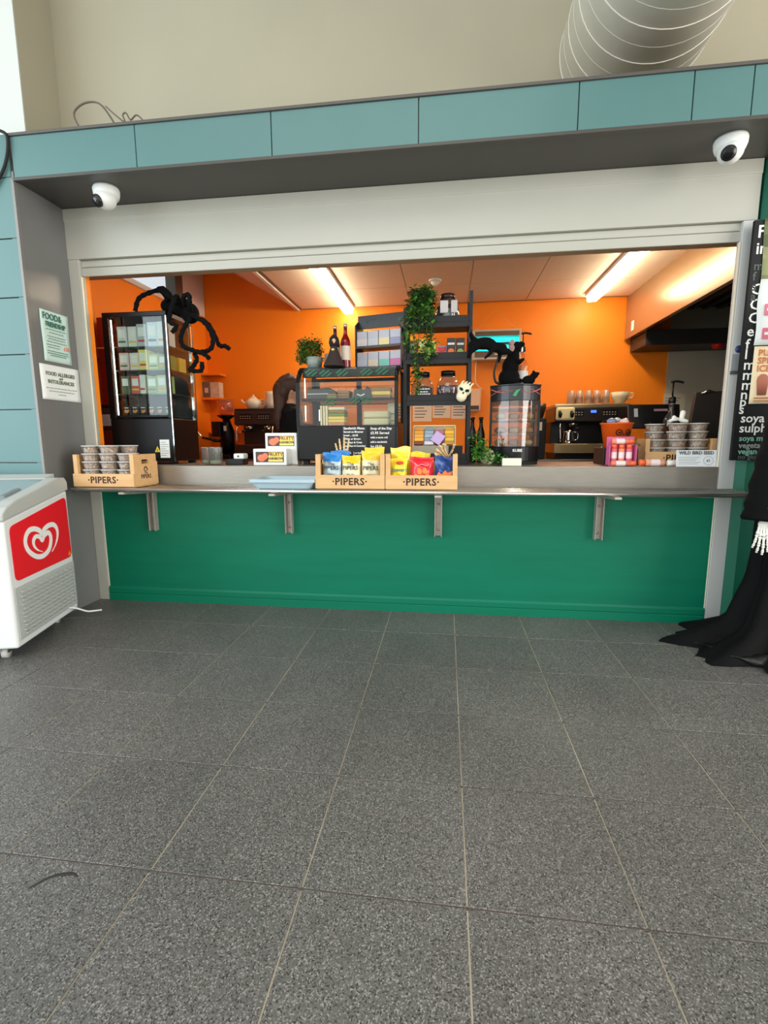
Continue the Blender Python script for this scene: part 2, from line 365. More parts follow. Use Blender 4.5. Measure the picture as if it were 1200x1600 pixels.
# ceiling lamps
for k, (x, y0, y1) in enumerate(((-1.0, .85, 2.42), (1.50, .80, 2.32))):
    lm = thing('fluorescent_lamp', ['left', 'right'][k]+' long fluorescent batten lamp lit on the kiosk ceiling', 'lamp', (x, 0, 2.53))
    box('housing', (-.07, y0, -.03), (.07, y1, 0), M_white, lm, .004)
    tg = G(); tg.box((-.05, y0-.02, -.075), (.05, y1+.02, -.03)); tg.build('diffuser', mat('lamp_glow', (255, 250, 240), .4, emit=(255, 236, 206), estr=30), lm, .018, seg=4)
# extraction hood
hd = thing('extraction_hood', 'large cream extraction canopy with dark filters above the grill corner', 'hood', (0, 0, 0))
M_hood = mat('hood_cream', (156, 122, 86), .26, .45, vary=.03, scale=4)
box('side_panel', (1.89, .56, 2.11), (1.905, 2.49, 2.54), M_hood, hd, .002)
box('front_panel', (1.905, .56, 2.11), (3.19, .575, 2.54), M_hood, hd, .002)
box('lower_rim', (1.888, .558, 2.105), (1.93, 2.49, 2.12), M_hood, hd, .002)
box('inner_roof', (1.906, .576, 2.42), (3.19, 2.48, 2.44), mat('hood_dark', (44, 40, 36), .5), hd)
M_filt = mat('baffle_steel', (120, 114, 106), .35, .9)
for i in range(9):
    x = 2.05+i*.125
    G().box((x, 1.2, -.01), (x+.05, 2.1, .012), M=Matrix.Translation((0, 0, 2.30)) @ Matrix.Rotation(radians(0), 4, 'X')).build('baffle_filter', M_filt, hd, .003)
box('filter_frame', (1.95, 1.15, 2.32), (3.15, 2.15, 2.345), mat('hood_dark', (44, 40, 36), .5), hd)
box('added_dark_block', (1.95, 2.1, 1.98), (3.19, 2.485, 2.12), mat('hood_dark', (44, 40, 36), .5), hd, .004)  # no real skirt: added dark block stands in for the hood's shaded inside
G().lathe([(.0, -.05), (.035, -.045), (.05, -.02), (.05, 0)], (2.62, 2.15, 1.985), 14).build('indicator_cap', mat('red_cap', (190, 30, 24), .4), hd)
box('rating_plate', (1.886, 2.25, 2.16), (1.889, 2.31, 2.25), M_paper, hd)
# smoke detector
sd = thing('smoke_detector', 'small white smoke detector on the kiosk ceiling', 'detector', (-.046, 1.68, 2.53))
G().lathe([(.0, -.02), (.05, -.02), (.058, -.012), (.058, 0)], (0, 0, 0), 20).build('base', M_white, sd)
G().lathe([(.0, -.052), (.022, -.05), (.034, -.034), (.036, -.02)], (0, 0, 0), 20).build('sensor', M_white, sd)

# duct, cables, pipes above
dc = thing('ventilation_duct', 'fat white ribbed ventilation duct running out from the beige wall', 'duct', (1.05, .3, 3.27))
R = .36
G().lathe([(R, -.0)]+[(R, .02+.0*i) for i in range(0)]+[(R, 3.4)], (0, 0, 0), 48, close=False).build('duct_skin', mat('duct_fabric', (240, 235, 221), .55, vary=.04, scale=6), dc, rot=(pi/2, 0, 0), solid=.006)
for i in range(26):
    y = -.035-.10*i
    if y < -3.3: break
    g = G(); n = 48
    g.tube([((R+.002)*cos(a), y+.012*sin(a), (R+.002)*sin(a)) for a in [2*pi*k/n for k in range(n+1)]], .0034 if i % 2 == 0 else .0018, 6, cap=False); g.build('seam_ring', mat('duct_seam', (226, 222, 208), .5), dc)
cb = thing('cable_loop', 'thin grey-brown cable loop lying on top of the teal fascia', 'cable', (0, 0, 0))
def sc(p, y=-.29): k = (2.9229+y)/3.0229; return (.0723+(p[0]-.0723)*k, y, 1.0821+(p[1]-1.0821)*k)
M_cab = mat('cable_brown', (92, 82, 70), .6)
a1 = [sc(p) for p in [(-2.20, 3.02), (-2.243, 3.057), (-2.253, 3.119), (-2.188, 3.16), (-2.101, 3.16), (-2.041, 3.112), (-1.975, 3.043)]]
a1[0] = (a1[0][0], -.27, 2.745); a1[-1] = (a1[-1][0], -.27, 2.75)
G().tube(smooth_path(a1, 6), .005, 6).build('loop', M_cab, cb)
a2 = [sc(p) for p in [(-2.039, 3.133), (-1.98, 3.08), (-1.919, 3.035), (-1.93, 3.075), (-1.907, 3.085), (-1.88, 3.045), (-1.833, 3.066), (-1.762, 3.035)]]
a2[-1] = (a2[-1][0], -.28, 2.747)
G().tube(smooth_path(a2, 5), .004, 6).build('loop', M_cab, cb)
cl = G(); cl.tube(smooth_path([(-2.42, -.36, 2.78), (-2.328, -.362, 2.746), (-2.306, -.362, 2.715), (-2.315, -.362, 2.645), (-2.35, -.362, 2.565), (-2.42, -.362, 2.48), (-2.5, -.362, 2.42)], 5), .008, 8)
tag(cl.build('black_cable', M_rubber), 'black cable hanging down the corner of the teal column', 'cable')
pp = thing('vent_pipes', 'dark vertical pipes on the upper wall right of the duct', 'pipe', (0, 0, 0))
for x in (2.0, 2.09, 2.18): G().cyl((x, .255, 2.73), (x, .255, 5.5), .032, n=12).build('pipe', mat('pipe_dark', (30, 28, 28), .5), pp)

# ================================================================== IN FRONT OF THE COUNTER
# tray slide rail
rl = thing('tray_rail', 'steel tray rail of four tubes running along the green counter front', 'rail', (0, 0, .8))
for y in (-.30, -.222, -.144, -.066): G().cyl((-2.19, y, 0), (1.668, y, 0), .0125, n=14).build('tube', mat('polished_tube', (210, 206, 198), .22, .9), rl)
M_galv = mat('bracket_steel', (176, 168, 158), .45, .5, vary=.08, scale=30)
for x in (-1.85, -.915, .032, .97, 1.9):
    b = thing('rail_bracket', {-1.85: 'steel angle bracket under the rail nearest the ice cream freezer', -.915: 'steel angle bracket under the rail below the blue tray', .032: 'steel angle bracket under the rail below the crate of red and yellow packets', .97: 'steel angle bracket under the rail nearest the robed figure', 1.9: 'steel angle bracket under the rail behind the robed figure'}[x], 'bracket', (x, 0, 0), 0, 'rail brackets') if x < 1.8 else None
    if b is None: continue
    g = G(); g.box((-.022, -.006, .50), (.022, -.001, .775)); g.box((-.022, -.045, .50), (-.018, -.006, .775)); g.box((.018, -.045, .50), (.022, -.006, .775)); g.build('upright', M_galv, b, .002)
    g = G(); g.prism([(-.32, .786), (-.001, .786), (-.001, .755), (-.06, .755), (-.32, .774)], -.018, .018, 'x'); g.build('arm', M_galv, b, .002)
    for z in (.54, .70): G().cyl((0, -.006, z), (0, -.013, z), .008, n=6).build('bolt', M_chrome, b)

# slatted crates
M_wood = wood('crate_wood', (196, 150, 98), (226, 184, 130), 5)
M_burn = mat('burnt_print', (52, 30, 26), .7)
def crate(label, loc, w=.40, d=.25, h=.198, group='printed wooden crates', text=True, tilt=0):
    c = thing('wooden_crate', label, 'crate', loc, tilt, group)
    x = w/2
    box('front_board', (-x, 0, .004), (x, .012, .082), M_wood, c, .002)
    box('back_board', (-x, d-.012, .004), (x, d, .15), M_wood, c, .002)
    box('bottom_board', (-x+.004, .012, 0), (x-.004, d-.012, .009), M_wood, c, .001)
    for s in (-1, 1):
        xa, xb = (-x+.001, -x+.013) if s < 0 else (x-.013, x-.001)
        # end board with a hand hole
        g = G(); y0, y1 = .0125, d-.0125; hy0, hy1, hz0, hz1 = d*.36, d*.64, h*.70, h*.83
        g.box((xa, y0, .009), (xb, y1, hz0)); g.box((xa, y0, hz1), (xb, y1, h)); g.box((xa, y0, hz0), (xb, hy0, hz1)); g.box((xa, hy1, hz0), (xb, y1, hz1))
        eb = g.build('end_board', M_wood, c)
        xo = xa-.0006 if s < 0 else xb+.0006
        if s > 0:
            lettering('PIPERS', .036, (xo, d*.5, h*.30), M_burn, eb, (pi/2, 0, pi/2), bold=.0004)
            lettering('The', .022, (xo, d*.5, h*.42), M_burn, eb, (pi/2, 0, pi/2))
            g = G(); g.tube([(xo, d*.5+.016*cos(a), h*.54+.014*sin(a)) for a in [2*pi*k/14 for k in range(15)]], .002, 5); g.tube([(xo, d*.5-.02, h*.5), (xo, d*.5, h*.6), (xo, d*.5+.02, h*.5)], .0018, 5); g.build('printed_emblem', M_burn, eb)
        g = G(); g.box((xb if s < 0 else xa-.014, .0125, .009), (xb+.014 if s < 0 else xa, .034, h)); g.build('corner_post', M_wood, c, .001)
    if text:
        lettering('·PIPERS·', .056, (0, -.0006, .043), M_burn, c, bold=.0012, spacing=1.08)
    return c
RZ = .8126
crate('wooden crate of seed tubs on the rail beside the grey column', (-1.985, -.285, RZ))
crate('wooden crate holding blue and cream snack bags on the rail', (-.465, -.285, RZ))
crate('wooden crate holding yellow, red and blue snack packets on the rail', (-.062, -.285, RZ))

# seed tubs
M_tubp = thin_glass('tub_plastic', (246, 246, 244), 1.4, .2, .10, (225, 220, 216))
M_lid = mat('tub_lid', (216, 214, 208), .35, alpha=.82)
M_seed = speckle('seed_mix', (176, 138, 104), [(216, 180, 138), (110, 86, 70), (196, 166, 136), (90, 78, 72), (232, 208, 172), (186, 120, 80)], 170, .7, True, (.25, .6), .1, .3)
def tub_proto(nm, r, h):
    t = thing(nm, 'tub', 'tub', (0, 0, 0))
    G().lathe([(r*.78, 0), (r*.94, h*.9), (r*.96, h*.9), (r*.80, -.0005+.0005)], (0, 0, 0), 20, close=False).build('cup', M_tubp, t)
    G().lathe([(0, .0015), (r*.77, .0015), (r*.91, h*.82), (0, h*.84)], (0, 0, 0), 20).build('seed_fill', M_seed, t)
    G().lathe([(0, h*.9), (r*.8, h*.9), (r*.84, h*.88), (r, h*.86), (r*1.01, h*.99), (r*.97, h), (r*.86, h*.99), (r*.84, h*.93), (0, h*.93)], (0, 0, 0), 24).build('lid', M_lid, t)
    return t
TH = .0485; tp = None
def place_tub(loc, label, group, rz=0):
    global tp
    if tp is None:
        tp = tub_proto('seed_tub', .056, TH); tp.location = loc; tp['label'] = label; tp['group'] = group; return tp
    return dup(tp, loc, rz, label, group)
for (x, y, n, wh) in ((-2.102, -.211, 5, 'left front stack of tubs'), (-1.985, -.211, 5, 'middle front stack of tubs'), (-1.868, -.211, 4, 'right front stack of tubs'), (-1.925, -.107, 5, 'rear right stack of tubs'), (-2.045, -.107, 5, 'rear left stack of tubs')):
    for k in range(n):
        place_tub((x+random.uniform(-.003, .003), y+random.uniform(-.002, .002), RZ+.0095+k*TH), ['bottom', 'second', 'third', 'fourth', 'fifth'][k]+' clear seed tub of the '+wh+' beside the column', 'seed tubs in the crate beside the column', random.uniform(0, 6))

# snack bags
def bag(label, loc, w, h, cols, tilt=0, group='snack bags', rz=0, band=.72, dome=False, text=None, tcol=M_ink, extra=None, depth=.05, wob=.004, seed=1, tsize=.034):
    """inflated pillow pouch with crimped ends; cols = (lower, upper)"""
    rd = random.Random(seed); ph = [rd.uniform(0, 6) for _ in range(6)]
    b = thing('snack_bag', label, 'snack bag', loc, rz, group); b.rotation_euler = (tilt, 0, rz)
    m1, m2 = cols
    def surf(sgn):
        def fn(u, v):
            e = 1-abs(2*u-1)**3; t = max(0, sin(pi*min(1, max(0, (v-.06)/.88))))**.6 if .06 < v < .94 else 0
            pinch = 1-.09*(1-abs(2*v-1)**3)
            d = depth*.5*e*t + wob*sin(9*u+ph[0]+5*v)*sin(11*v+ph[1])*(.4+t)*e
            zz = v*h + wob*.8*sin(6*u+ph[2])*(1 if v > .9 else 0)
            x = (u-.5)*w*pinch
            cr = .0025*sin(u*40)*(1 if (v < .06 or v > .94) else 0)
            return (x, sgn*d+cr+.0008*sgn, zz)
        return fn
    g = G()
    def mf(u, v):
        if dome: return 1 if v > band-.10*abs(2*u-1)**2*0-((.0 if abs(u-.5) > .30 else .12*(1-((u-.5)/.30)**2)))*-1 else 0
        return 1 if v > band else 0
    g.grid(surf(-1), 18, 22, mfn=mf); g.grid(surf(1), 12, 16, mfn=lambda u, v: 1 if v > band else 0)
    g.build('pouch', [m1, m2], b)
    if text: 
        for (t, sz, z) in text: lettering(t, sz, (0, -depth*.5-.004, z), tcol, b, bold=.0006)
    if extra: extra(b, depth)
    return b
def foil(n, c, r=.32): return mat('foil_'+n, c, r, 0, vary=.05, scale=30, bump=.12, bscale=45, coat=.3)
F_blue = foil('blue', (20, 122, 200)); F_pale = foil('pale_blue', (176, 198, 208)); F_yel = foil('yellow', (252, 196, 20)); F_cream = foil('cream', (236, 226, 184))
F_lem = foil('lemon', (250, 220, 40)); F_red = foil('red', (222, 26, 48)); F_navy = foil('navy', (24, 66, 140)); F_wh = foil('white', (238, 236, 226))
def pipers(b, d):
    lettering('PIPERS', .032, (0, -d*.5-.0035, .105), M_ink, b, bold=.0005)
    lettering('The', .026, (0, -d*.5-.0030, .128), M_ink, b)
    lettering('CRISP CO', .011, (0, -d*.5-.0035, .068), M_ink, b)
    g = G(); g.tube([(-.04, -d*.5-.002, .052), (.04, -d*.5-.002, .052)], .0006, 5); g.tube([(-.03, -d*.5-.002, .044), (.03, -d*.5-.002, .044)], .0006, 5); g.build('print_lines', M_ink, b)
zc = RZ+.011
bag('blue snack bag with pale lower half, leftmost in its crate', (-.583, -.215, zc), .115, .195, (F_pale, F_blue), radians(-6), band=.72, extra=pipers, seed=2)
bag('cream snack bag with yellow top in the middle of its crate', (-.470, -.22, zc), .115, .18, (F_cream, F_yel), radians(-8), band=.72, extra=pipers, seed=3)
bag('cream snack bag with tall yellow top beside the crate post', (-.352, -.21, zc), .118, .205, (F_cream, F_yel), radians(-3), band=.72, extra=pipers, seed=4)
bag('second blue snack bag standing behind the leftmost blue bag', (-.55, -.14, zc), .12, .205, (F_pale, F_blue), radians(-4), band=.4, seed=5)
bag('yellow topped snack bag standing behind the other cream bags', (-.345, -.135, zc+.004), .12, .22, (F_cream, F_yel), radians(-3), band=.5, seed=6)
def quav(b, d):
    lettering('Quavers', .030, (0, -d*.5-.0045, .095), mat('teal_print', (60, 130, 120), .6), b, bold=.0006)
    G().ell((.01, -d*.5-.001, .135), (.022, .003, .010)).build('red_mark', mat('red_print', (220, 60, 40), .5), b)
    for x in (-.02, .022): G().ell((x, -d*.5-.0, .05), (.012, .003, .011)).build('printed_curl', mat('amber_print', (236, 170, 40), .5), b)
def redp(b, d):
    for (x, z, a) in ((-.03, .055, .3), (.0, .05, -.2), (.033, .058, .25), (-.012, .088, .1), (.02, .09, -.3)):
        g = G(); g.prism([(x+.016*cos(a+k*pi/3+.4*(k % 2)), z+.02*sin(a+k*pi/3)) for k in range(6)], -d*.5-.0035, -d*.5+.004, 'y'); g.build('printed_shape', mat('orange_print', (250, 130, 50), .5), b)
    g = G(); g.tube(smooth_path([(-.04, -d*.5-.001, .135), (-.02, -d*.5-.003, .118), (.0, -d*.5-.003, .126), (.03, -d*.5-.002, .118), (.04, -d*.5-.001, .13)], 4), .005, 6, flat=.4); g.build('printed_swash', mat('pink_print', (255, 170, 170), .5), b)
def navyp(b, d):
    g = G(); g.prism([(-.045, .06), (-.03, .085), (-.012, .072), (.004, .095), (.018, .078), (.045, .09), (.04, .055), (.015, .062), (-.005, .046), (-.02, .06)], -d*.5-.004, -d*.5+.005, 'y'); g.build('printed_burst', mat('orange_print', (250, 130, 50), .5), b)
bag('yellow corn snack packet, leftmost front in its crate', (-.195, -.215, zc), .105, .165, (F_lem, F_lem), radians(-7), extra=quav, seed=7)
bag('red snack packet standing between yellow and blue packets', (-.062, -.215, zc), .14, .17, (F_red, F_red), radians(-7), extra=redp, seed=8, depth=.06)
bag('navy blue snack packet with orange burst beside the crate end', (.065, -.212, zc), .11, .175, (F_navy, F_navy), radians(-6), extra=navyp, seed=9, wob=.007)
bag('yellow and white packet poking up behind the leftmost yellow packet', (-.19, -.14, zc+.01), .12, .215, (F_lem, foil('pale_lemon', (246, 228, 110))), radians(-2), band=.86, seed=10, wob=.008)
bag('yellow packet poking up behind the red packet', (-.08, -.135, zc), .13, .195, (F_wh, F_lem), radians(-4), band=.5, seed=11, wob=.008)

# skeleton hands
def bone_hand(name, label, loc, rot, m, s=1.0, curl=.15, spread=.10, cat='skeleton hand'):
    h = thing(name, label, cat, loc, 0); h.rotation_euler = rot; h.scale = (s, s, s)
    def bone(a, b, r): 
        a = Vector(a); b = Vector(b); d = b-a
        return [a, a+d*.12, a+d*.3, a+d*.7, a+d*.88, b], [r*.7, r*1.15, r*.72, r*.62, r*.98, r*.6]
    pal = G(); pal.ell((0, 0, .012), (.02, .010, .014))
    for i in range(5): pal.ell((-.018+.009*i, .002*(i % 2), .004), (.006, .006, .006), 8, 5)
    pal.build('wrist', m, h)
    L = [(-.030, .060, .030, .020, .016), (-.0145, .068, .038, .024, .018), (.001, .070, .042, .027, .018), (.016, .064, .038, .024, .017)]
    for i, (x0, mc, p1, p2, p3) in enumerate(L):
        a = -spread*(i-1.5)*-1; g = G(); p = Vector((x0*.45, 0, .018)); dr = Vector((sin(a), 0, cos(a))); bend = 0
        for k, ln in enumerate((mc, p1, p2, p3)):
            if k: bend += curl*(1 if k > 1 else .6)
            d2 = Vector((dr.x*cos(bend), -sin(bend), dr.z*cos(bend)))
            q = p+d2*ln; pts, rs = bone(p, q, .0078-.0007*k); g.tube(pts, rs, 8); p = q+d2*.0015
        g.build('finger', m, h)
    g = G(); p = Vector((.012, -.002, .014)); 
    for k, (ln, dx, dy, dz) in enumerate(((.040, .75, -.25, .6), (.030, .55, -.3, .8), (.024, .3, -.3, .95))):
        d2 = Vector((dx, dy, dz)).normalized(); q = p+d2*ln; pts, rs = bone(p, q, .0066-.0007*k); g.tube(pts, rs, 8); p = q+d2*.0015
    g.build('thumb', m, h); return h
M_bone = mat('aged_bone', (222, 190, 140), .6, vary=.15, scale=40)
M_wbone = mat('white_bone', (238, 236, 226), .5)
bone_hand('skeleton_hand', 'upright bone skeleton hand rising behind the blue snack bags', (-.545, -.075, zc+.085), (.05, 0, 0), M_bone, 1.12, .08, .13)
bone_hand('skeleton_hand', 'curled bone skeleton hand resting over the navy packet', (.085, -.09, RZ+.165), (.75, -.75, .1), M_bone, 1.1, .5, .13)

# blue-grey serving tray
ty = thing('serving_tray', 'pale blue plastic serving tray on the rail', 'tray', (-.865, -.165, RZ))
def rr(w, d, r, n=5):
    o = []
    for cx, cy, a0 in ((w-r, d-r, 0), (-w+r, d-r, pi/2), (-w+r, -d+r, pi), (w-r, -d+r, 3*pi/2)):
        for k in range(n+1): a = a0+pi/2*k/n; o.append((cx+r*cos(a), cy+r*sin(a)))
    return o
def ring_loft(levels):
    g = G(); n = len(levels[0][0])
    vs = [(x, y, z) for poly, z in levels for x, y in poly]
    fs = [(i*n+j, i*n+(j+1) % n, (i+1)*n+(j+1) % n, (i+1)*n+j) for i in range(len(levels)-1) for j in range(n)]
    fs += [tuple(range(n-1, -1, -1)), tuple((len(levels)-1)*n+j for j in range(n))]
    return g.add(vs, fs, 0, False)
M_tray = mat('tray_plastic', (168, 190, 200), .35)
ring_loft([(rr(.168, .118, .03), .001), (rr(.190, .136, .035), .036), (rr(.2, .145, .04), .038), (rr(.2, .145, .04), .056), (rr(.194, .139, .036), .056), (rr(.186, .132, .034), .042), (rr(.166, .116, .028), .006)]).build('tray_shell', M_tray, ty)

# CCTV domes under the soffit
for x, y, lab, rz in ((-1.868, -.20, 'white dome security camera at the left under the dark soffit', -.02), (1.41, -.205, 'white dome security camera at the right under the dark soffit', -.18)):
    c = thing('security_camera', lab, 'camera', (x, y, 2.515), rz, 'dome cameras under the soffit')
    g = G(); g.lathe([(.062, 0), (.066, -.012), (.064, -.035), (.058, -.055), (.0, -.055)], (0, 0, 0), 28, sx=1.1); g.build('base', M_white, c)
    M = Matrix.Rotation(radians(20), 3, 'X'); G().ell((0, -.01, -.062), (.056, .058, .055), 24, 14, M=M).build('dome', M_white, c)
    g = G(); d = Vector((-.22, -.80, -.52)).normalized(); o = Vector((-.008, -.012, -.062)); g.cyl(o+d*.045, o+d*.062, .033, .031, 22); ln = g.build('lens_ring', mat('cctv_black', (30, 30, 32), .3), c)
    G().cyl(o+d*.062, o+d*.0635, .021, .018, 20).build('lens', mat('cctv_lens', (12, 12, 16), .1), ln)

# notices on the grey reveal (X = -2.31 plane, facing +X)
RX = (pi/2, 0, pi/2)
def notice(name, label, y0, y1, z0, z1, m, bow=.004):
    n = thing(name, label, 'notice', (-2.308, (y0+y1)/2, z0)); w_ = (y1-y0)/2
    G().grid(lambda u, v: (.001+bow*(.5+.5*sin(6*v+2*u))*(.3+abs(u-.5)), (u-.5)*2*w_, v*(z1-z0)), 8, 12).build('sheet', m, n, solid=.0006, recalc=False); return n
M_mint = mat('mint_paper', (198, 222, 212), .7)
n1 = notice('poster', 'pale green food and friendship poster taped to the grey reveal', -.271, -.06, 1.568, 1.865, M_mint)
M_tink = mat('teal_ink', (58, 112, 96), .7)
lettering('FOOD&', .052, (.0075, -.022, .262), M_tink, n1, RX, bold=.0012, sx=.78)
lettering('FRIENDSHIP', .040, (.0075, .0, .218), M_tink, n1, RX, bold=.0012, sx=.70)
M_lines = mat('faint_ink', (120, 140, 132), .7)
for z, wd in ((.19, .15), (.172, .11), (.150, .14), (.135, .13), (.118, .15), (.10, .10), (.085, .09), (.063, .16), (.050, .16), (.038, .12)):
    g = G(); yy = 0 if wd > .1 else -.03; k = -wd/2
    while k < wd/2: ln = random.uniform(.008, .02); g.box((.0072, yy+k, z-.0022), (.0076, yy+min(k+ln, wd/2), z+.0022)); k += ln+.004
    g.build('text_line', M_lines if z > .07 else M_tink, n1)
lettering('£10', .032, (.0075, .072, .092), mat('coral_ink', (232, 140, 116), .7), n1, RX, bold=.001)
n2 = notice('poster', 'white food allergies and intolerances notice on the grey reveal', -.313, -.010, 1.341, 1.548, M_paper, .002)
M_gink = mat('olive_ink', (110, 120, 96), .7)
lettering('FOOD ALLERGIES', .031, (.0048, 0, .155), M_gink, n2, RX, bold=.0008, sx=.92)
lettering('and', .019, (.0048, 0, .132), M_gink, n2, RX, bold=.0006)
lettering('INTOLERANCES', .031, (.0048, 0, .108), M_gink, n2, RX, bold=.0008, sx=.92)
for z, wd in ((.070, .24), (.052, .20), (.034, .06)):
    g = G(); k = -wd/2
    while k < wd/2: ln = random.uniform(.008, .022); g.box((.0045, k, z-.002), (.0049, min(k+ln, wd/2), z+.002)); k += ln+.004
    g.build('text_line', M_lines, n2)

# chest freezer
fz = thing('ice_cream_freezer', 'white chest ice cream freezer with red heart panel by the column', 'freezer', (-2.018, -.938, 0), radians(15.3))
FL, FD = 1.25, .605
M_fw = mat('freezer_white', (226, 228, 226), .35); M_fg = mat('freezer_grey', (182, 184, 180), .45)
g = G(); g.prism([(0, .07), (FD, .07), (FD, .80), (0, .71)], -FL, 0, 'x'); g.build('body', M_fw, fz, .012, seg=3)
g = G()
prof = [(-.008, .712), (FD+.006, .803), (FD+.006, .85), (FD-.02, .878), (FD-.09, .882), (.10, .80), (.03, .775), (-.008, .745)]
g.prism(prof, -.06, .006, 'x').build('end_cap', M_fg, fz, .006, seg=2); G().prism(prof, -FL-.006, -FL+.06, 'x').build('end_cap', M_fg, fz, .006, seg=2)
sl = (.882-.80)/(FD-.19)
g = G()
for (ya, yb) in ((-.006, .10), (FD-.10, FD+.004)):
    za = .74 if ya < .1 else .80
    g.prism([(ya, .71+.15*max(0, ya)), (yb, .71+.15*max(0, yb)), (yb, .80+(yb-.10)*sl), (ya, .80+(ya-.10)*sl if ya > 0 else .74)], -FL+.06, -.06, 'x')
g.build('rim', M_fg, fz, .004)
G().prism([(.10, .792), (FD-.10, .792+(FD-.2)*sl), (FD-.10, .797+(FD-.2)*sl), (.10, .797)], -FL+.06, -.06, 'x').build('sliding_lid', thin_glass('freezer_lid', (214, 226, 228), 1.6, .05, .45, (206, 222, 226)), fz)
G().prism([(.16, .806), (.30, .806+.14*sl), (.30, .818+.14*sl), (.16, .818)], -.10, -.075, 'x').build('lid_handle', mat('handle_grey', (120, 128, 130), .5), fz, .003)
pk = G()
# red side panel following the sloped top
def rrq(pts, r, n=5):
    o = []; k = len(pts)
    for i in range(k):
        p = Vector(pts[i]); a = (Vector(pts[i-1])-p).normalized(); b = (Vector(pts[(i+1) % k])-p).normalized()
        for t in range(n+1):
            t_ = t/n; o.append(tuple((p+a*r)*(1-t_)**2+p*2*t_*(1-t_)+(p+b*r)*t_**2))
    return o
rp = rrq([(.038, .402), (.585, .402), (.578, .765), (.036, .678)], .035)
sticker = G().prism(rp, .0005, .0035, 'x').build('red_panel', mat('heart_red', (238, 18, 38), .35), fz)
hp = [(.375,.478),(.417,.508),(.446,.549),(.449,.592),(.42,.623),(.37,.628),(.325,.615),(.298,.596),(.278,.616),(.236,.633),(.192,.634),(.159,.613),(.145,.577),(.157,.539),(.194,.504),(.24,.481),(.292,.476),(.344,.493),(.372,.529),(.377,.567),(.357,.59),(.319,.582),(.293,.559),(.274,.582),(.239,.591),(.215,.572),(.218,.542),(.247,.515),(.285,.499)]
hpath = smooth_path([(.005, y, z) for y, z in hp], 4); nh = len(hpath)
def hw(i): 
    t = i/(nh-1); return max(.0025, .0135*min(1, t/.12, (1-t)/.10)*(1 if t < .75 else .85))
g = G(); vs = []
for i, p in enumerate(hpath):
    t = (hpath[min(i+1, nh-1)]-hpath[max(i-1, 0)]).normalized(); nn = Vector((0, -t.z, t.y)); vs += [p+nn*hw(i), p-nn*hw(i)]
fs = [(2*i, 2*i+1, 2*i+3, 2*i+2) for i in range(nh-1)]
g.add(vs, fs); g.build('heart_emblem', mat('emblem_white', (246, 244, 240), .4), sticker, solid=.0016, recalc=False)
G().prism([(.545, .415), (.575, .415), (.56, .44)], .0036, .0046, 'x').build('warning_mark', mat('amber', (240, 150, 30), .5), sticker)
gr = G().box((.0005, .018, .105), (.006, .592, .372)).build('vent_grille', M_fg, fz, .003)
for i in range(11):
    z = .125+i*.0215
    g = G()
    for k in range(10):
        y = .045+k*.052+(.0 if i % 2 else .012)
        if y+.045 > .585: continue
        g.prism([(.006, z), (.013, z+.003), (.013, z+.008), (.006, z+.014)], y, y+.045, 'y') if False else g.box((.006, y, z), (.018, y+.040, z+.009))
    g.build('grille_slat', M_fg, gr, .002, seg=1)
for (x, y) in ((-.10, .07), (-.10, FD-.06), (-FL+.1, .07), (-FL+.1, FD-.06)):
    cs = thing('caster', '', '', (x, y, 0)); cs.parent = fz
    for k_ in ('label', 'category'): del cs[k_]
    G().cyl((-.012, 0, .026), (.012, 0, .026), .026, n=16).build('wheel', mat('caster_wheel', (196, 194, 186), .4), cs)
    gg = G(); gg.box((-.018, -.018, .03), (-.014, .018, .062)); gg.box((.014, -.018, .03), (.018, .018, .062)); gg.box((-.02, -.02, .06), (.02, .02, .07)); gg.build('fork', M_chrome, cs)
G().tube(smooth_path([(-.02, FD-.12, .11), (.03, FD-.10, .10), (.07, FD-.05, .06), (.10, FD-.02, .05), (.14, FD-.015, .052)], 5), .0055, 8).build('power_lead', M_white, fz)

# menu board on the right green wall
bd = thing('menu_board', 'black chalk menu board hung on the green wall at right', 'board', (1.625, -.054, .97))
box('board_panel', (0, -.018, 0), (.75, 0, 1.225), mat('chalk_black', (18, 20, 20), .6, spec=.25), bd, .004)
M_ch = mat('chalk_white', (232, 232, 226), .8); M_chg = mat('chalk_grey', (140, 146, 142), .8); M_chm = mat('chalk_mint', (120, 176, 150), .8); M_dim = mat('chalk_dim', (78, 82, 82), .8)
def bl(t, x, z, sz, m=M_ch): lettering(t, sz, (x, -.0188, z), m, bd, align='LEFT', bold=.0009)
bl('Fo', .018, 1.165, .085); bl('in', .018, 1.085, .08)
for i, t in enumerate('mfsa'): bl(t, .016, 1.0-.05*i, .06, M_dim)
zz = [.785, .715, .645, .575, .515, .455, .40, .345, .292, .24, .20]
for t, z in zip('CCCeflmmmn', [.775, .70, .632, .566, .50, .45, .395, .342, .29, .24]): bl(t, .016, z+.11, .075)
bl('p', .016, .312, .07); bl('s', .016, .272, .07)
bl('soya', .03, .225, .066); bl('sulphur', .028, .172, .066)
bl('soya milk available', .032, .118, .042, M_chm); bl('vegetarian', .034, .080, .042, M_chg); bl('vegan', .034, .047, .042, M_chm); bl('options', .13, .043, .028, M_chm); bl('no gluten', .036, .018, .036, M_dim)
p1 = thing('poster', 'olive photo poster pinned at the top of the black menu board', 'poster', (1.676, -.0745, 1.80))
G().grid(lambda u, v: (u*.30+.005*sin(5*v), -.001-.006*sin(3*v)*u, v*.40), 6, 8).build('sheet', speckle('olive_photo', (120, 126, 84), [(150, 152, 104), (96, 108, 66), (170, 164, 120)], 14, .6, False, (.3, .6), .1, 0), p1, solid=.0006, recalc=False)
lettering('Pa', .05, (.03, -.004, .03), M_paper, p1, align='LEFT', bold=.001)
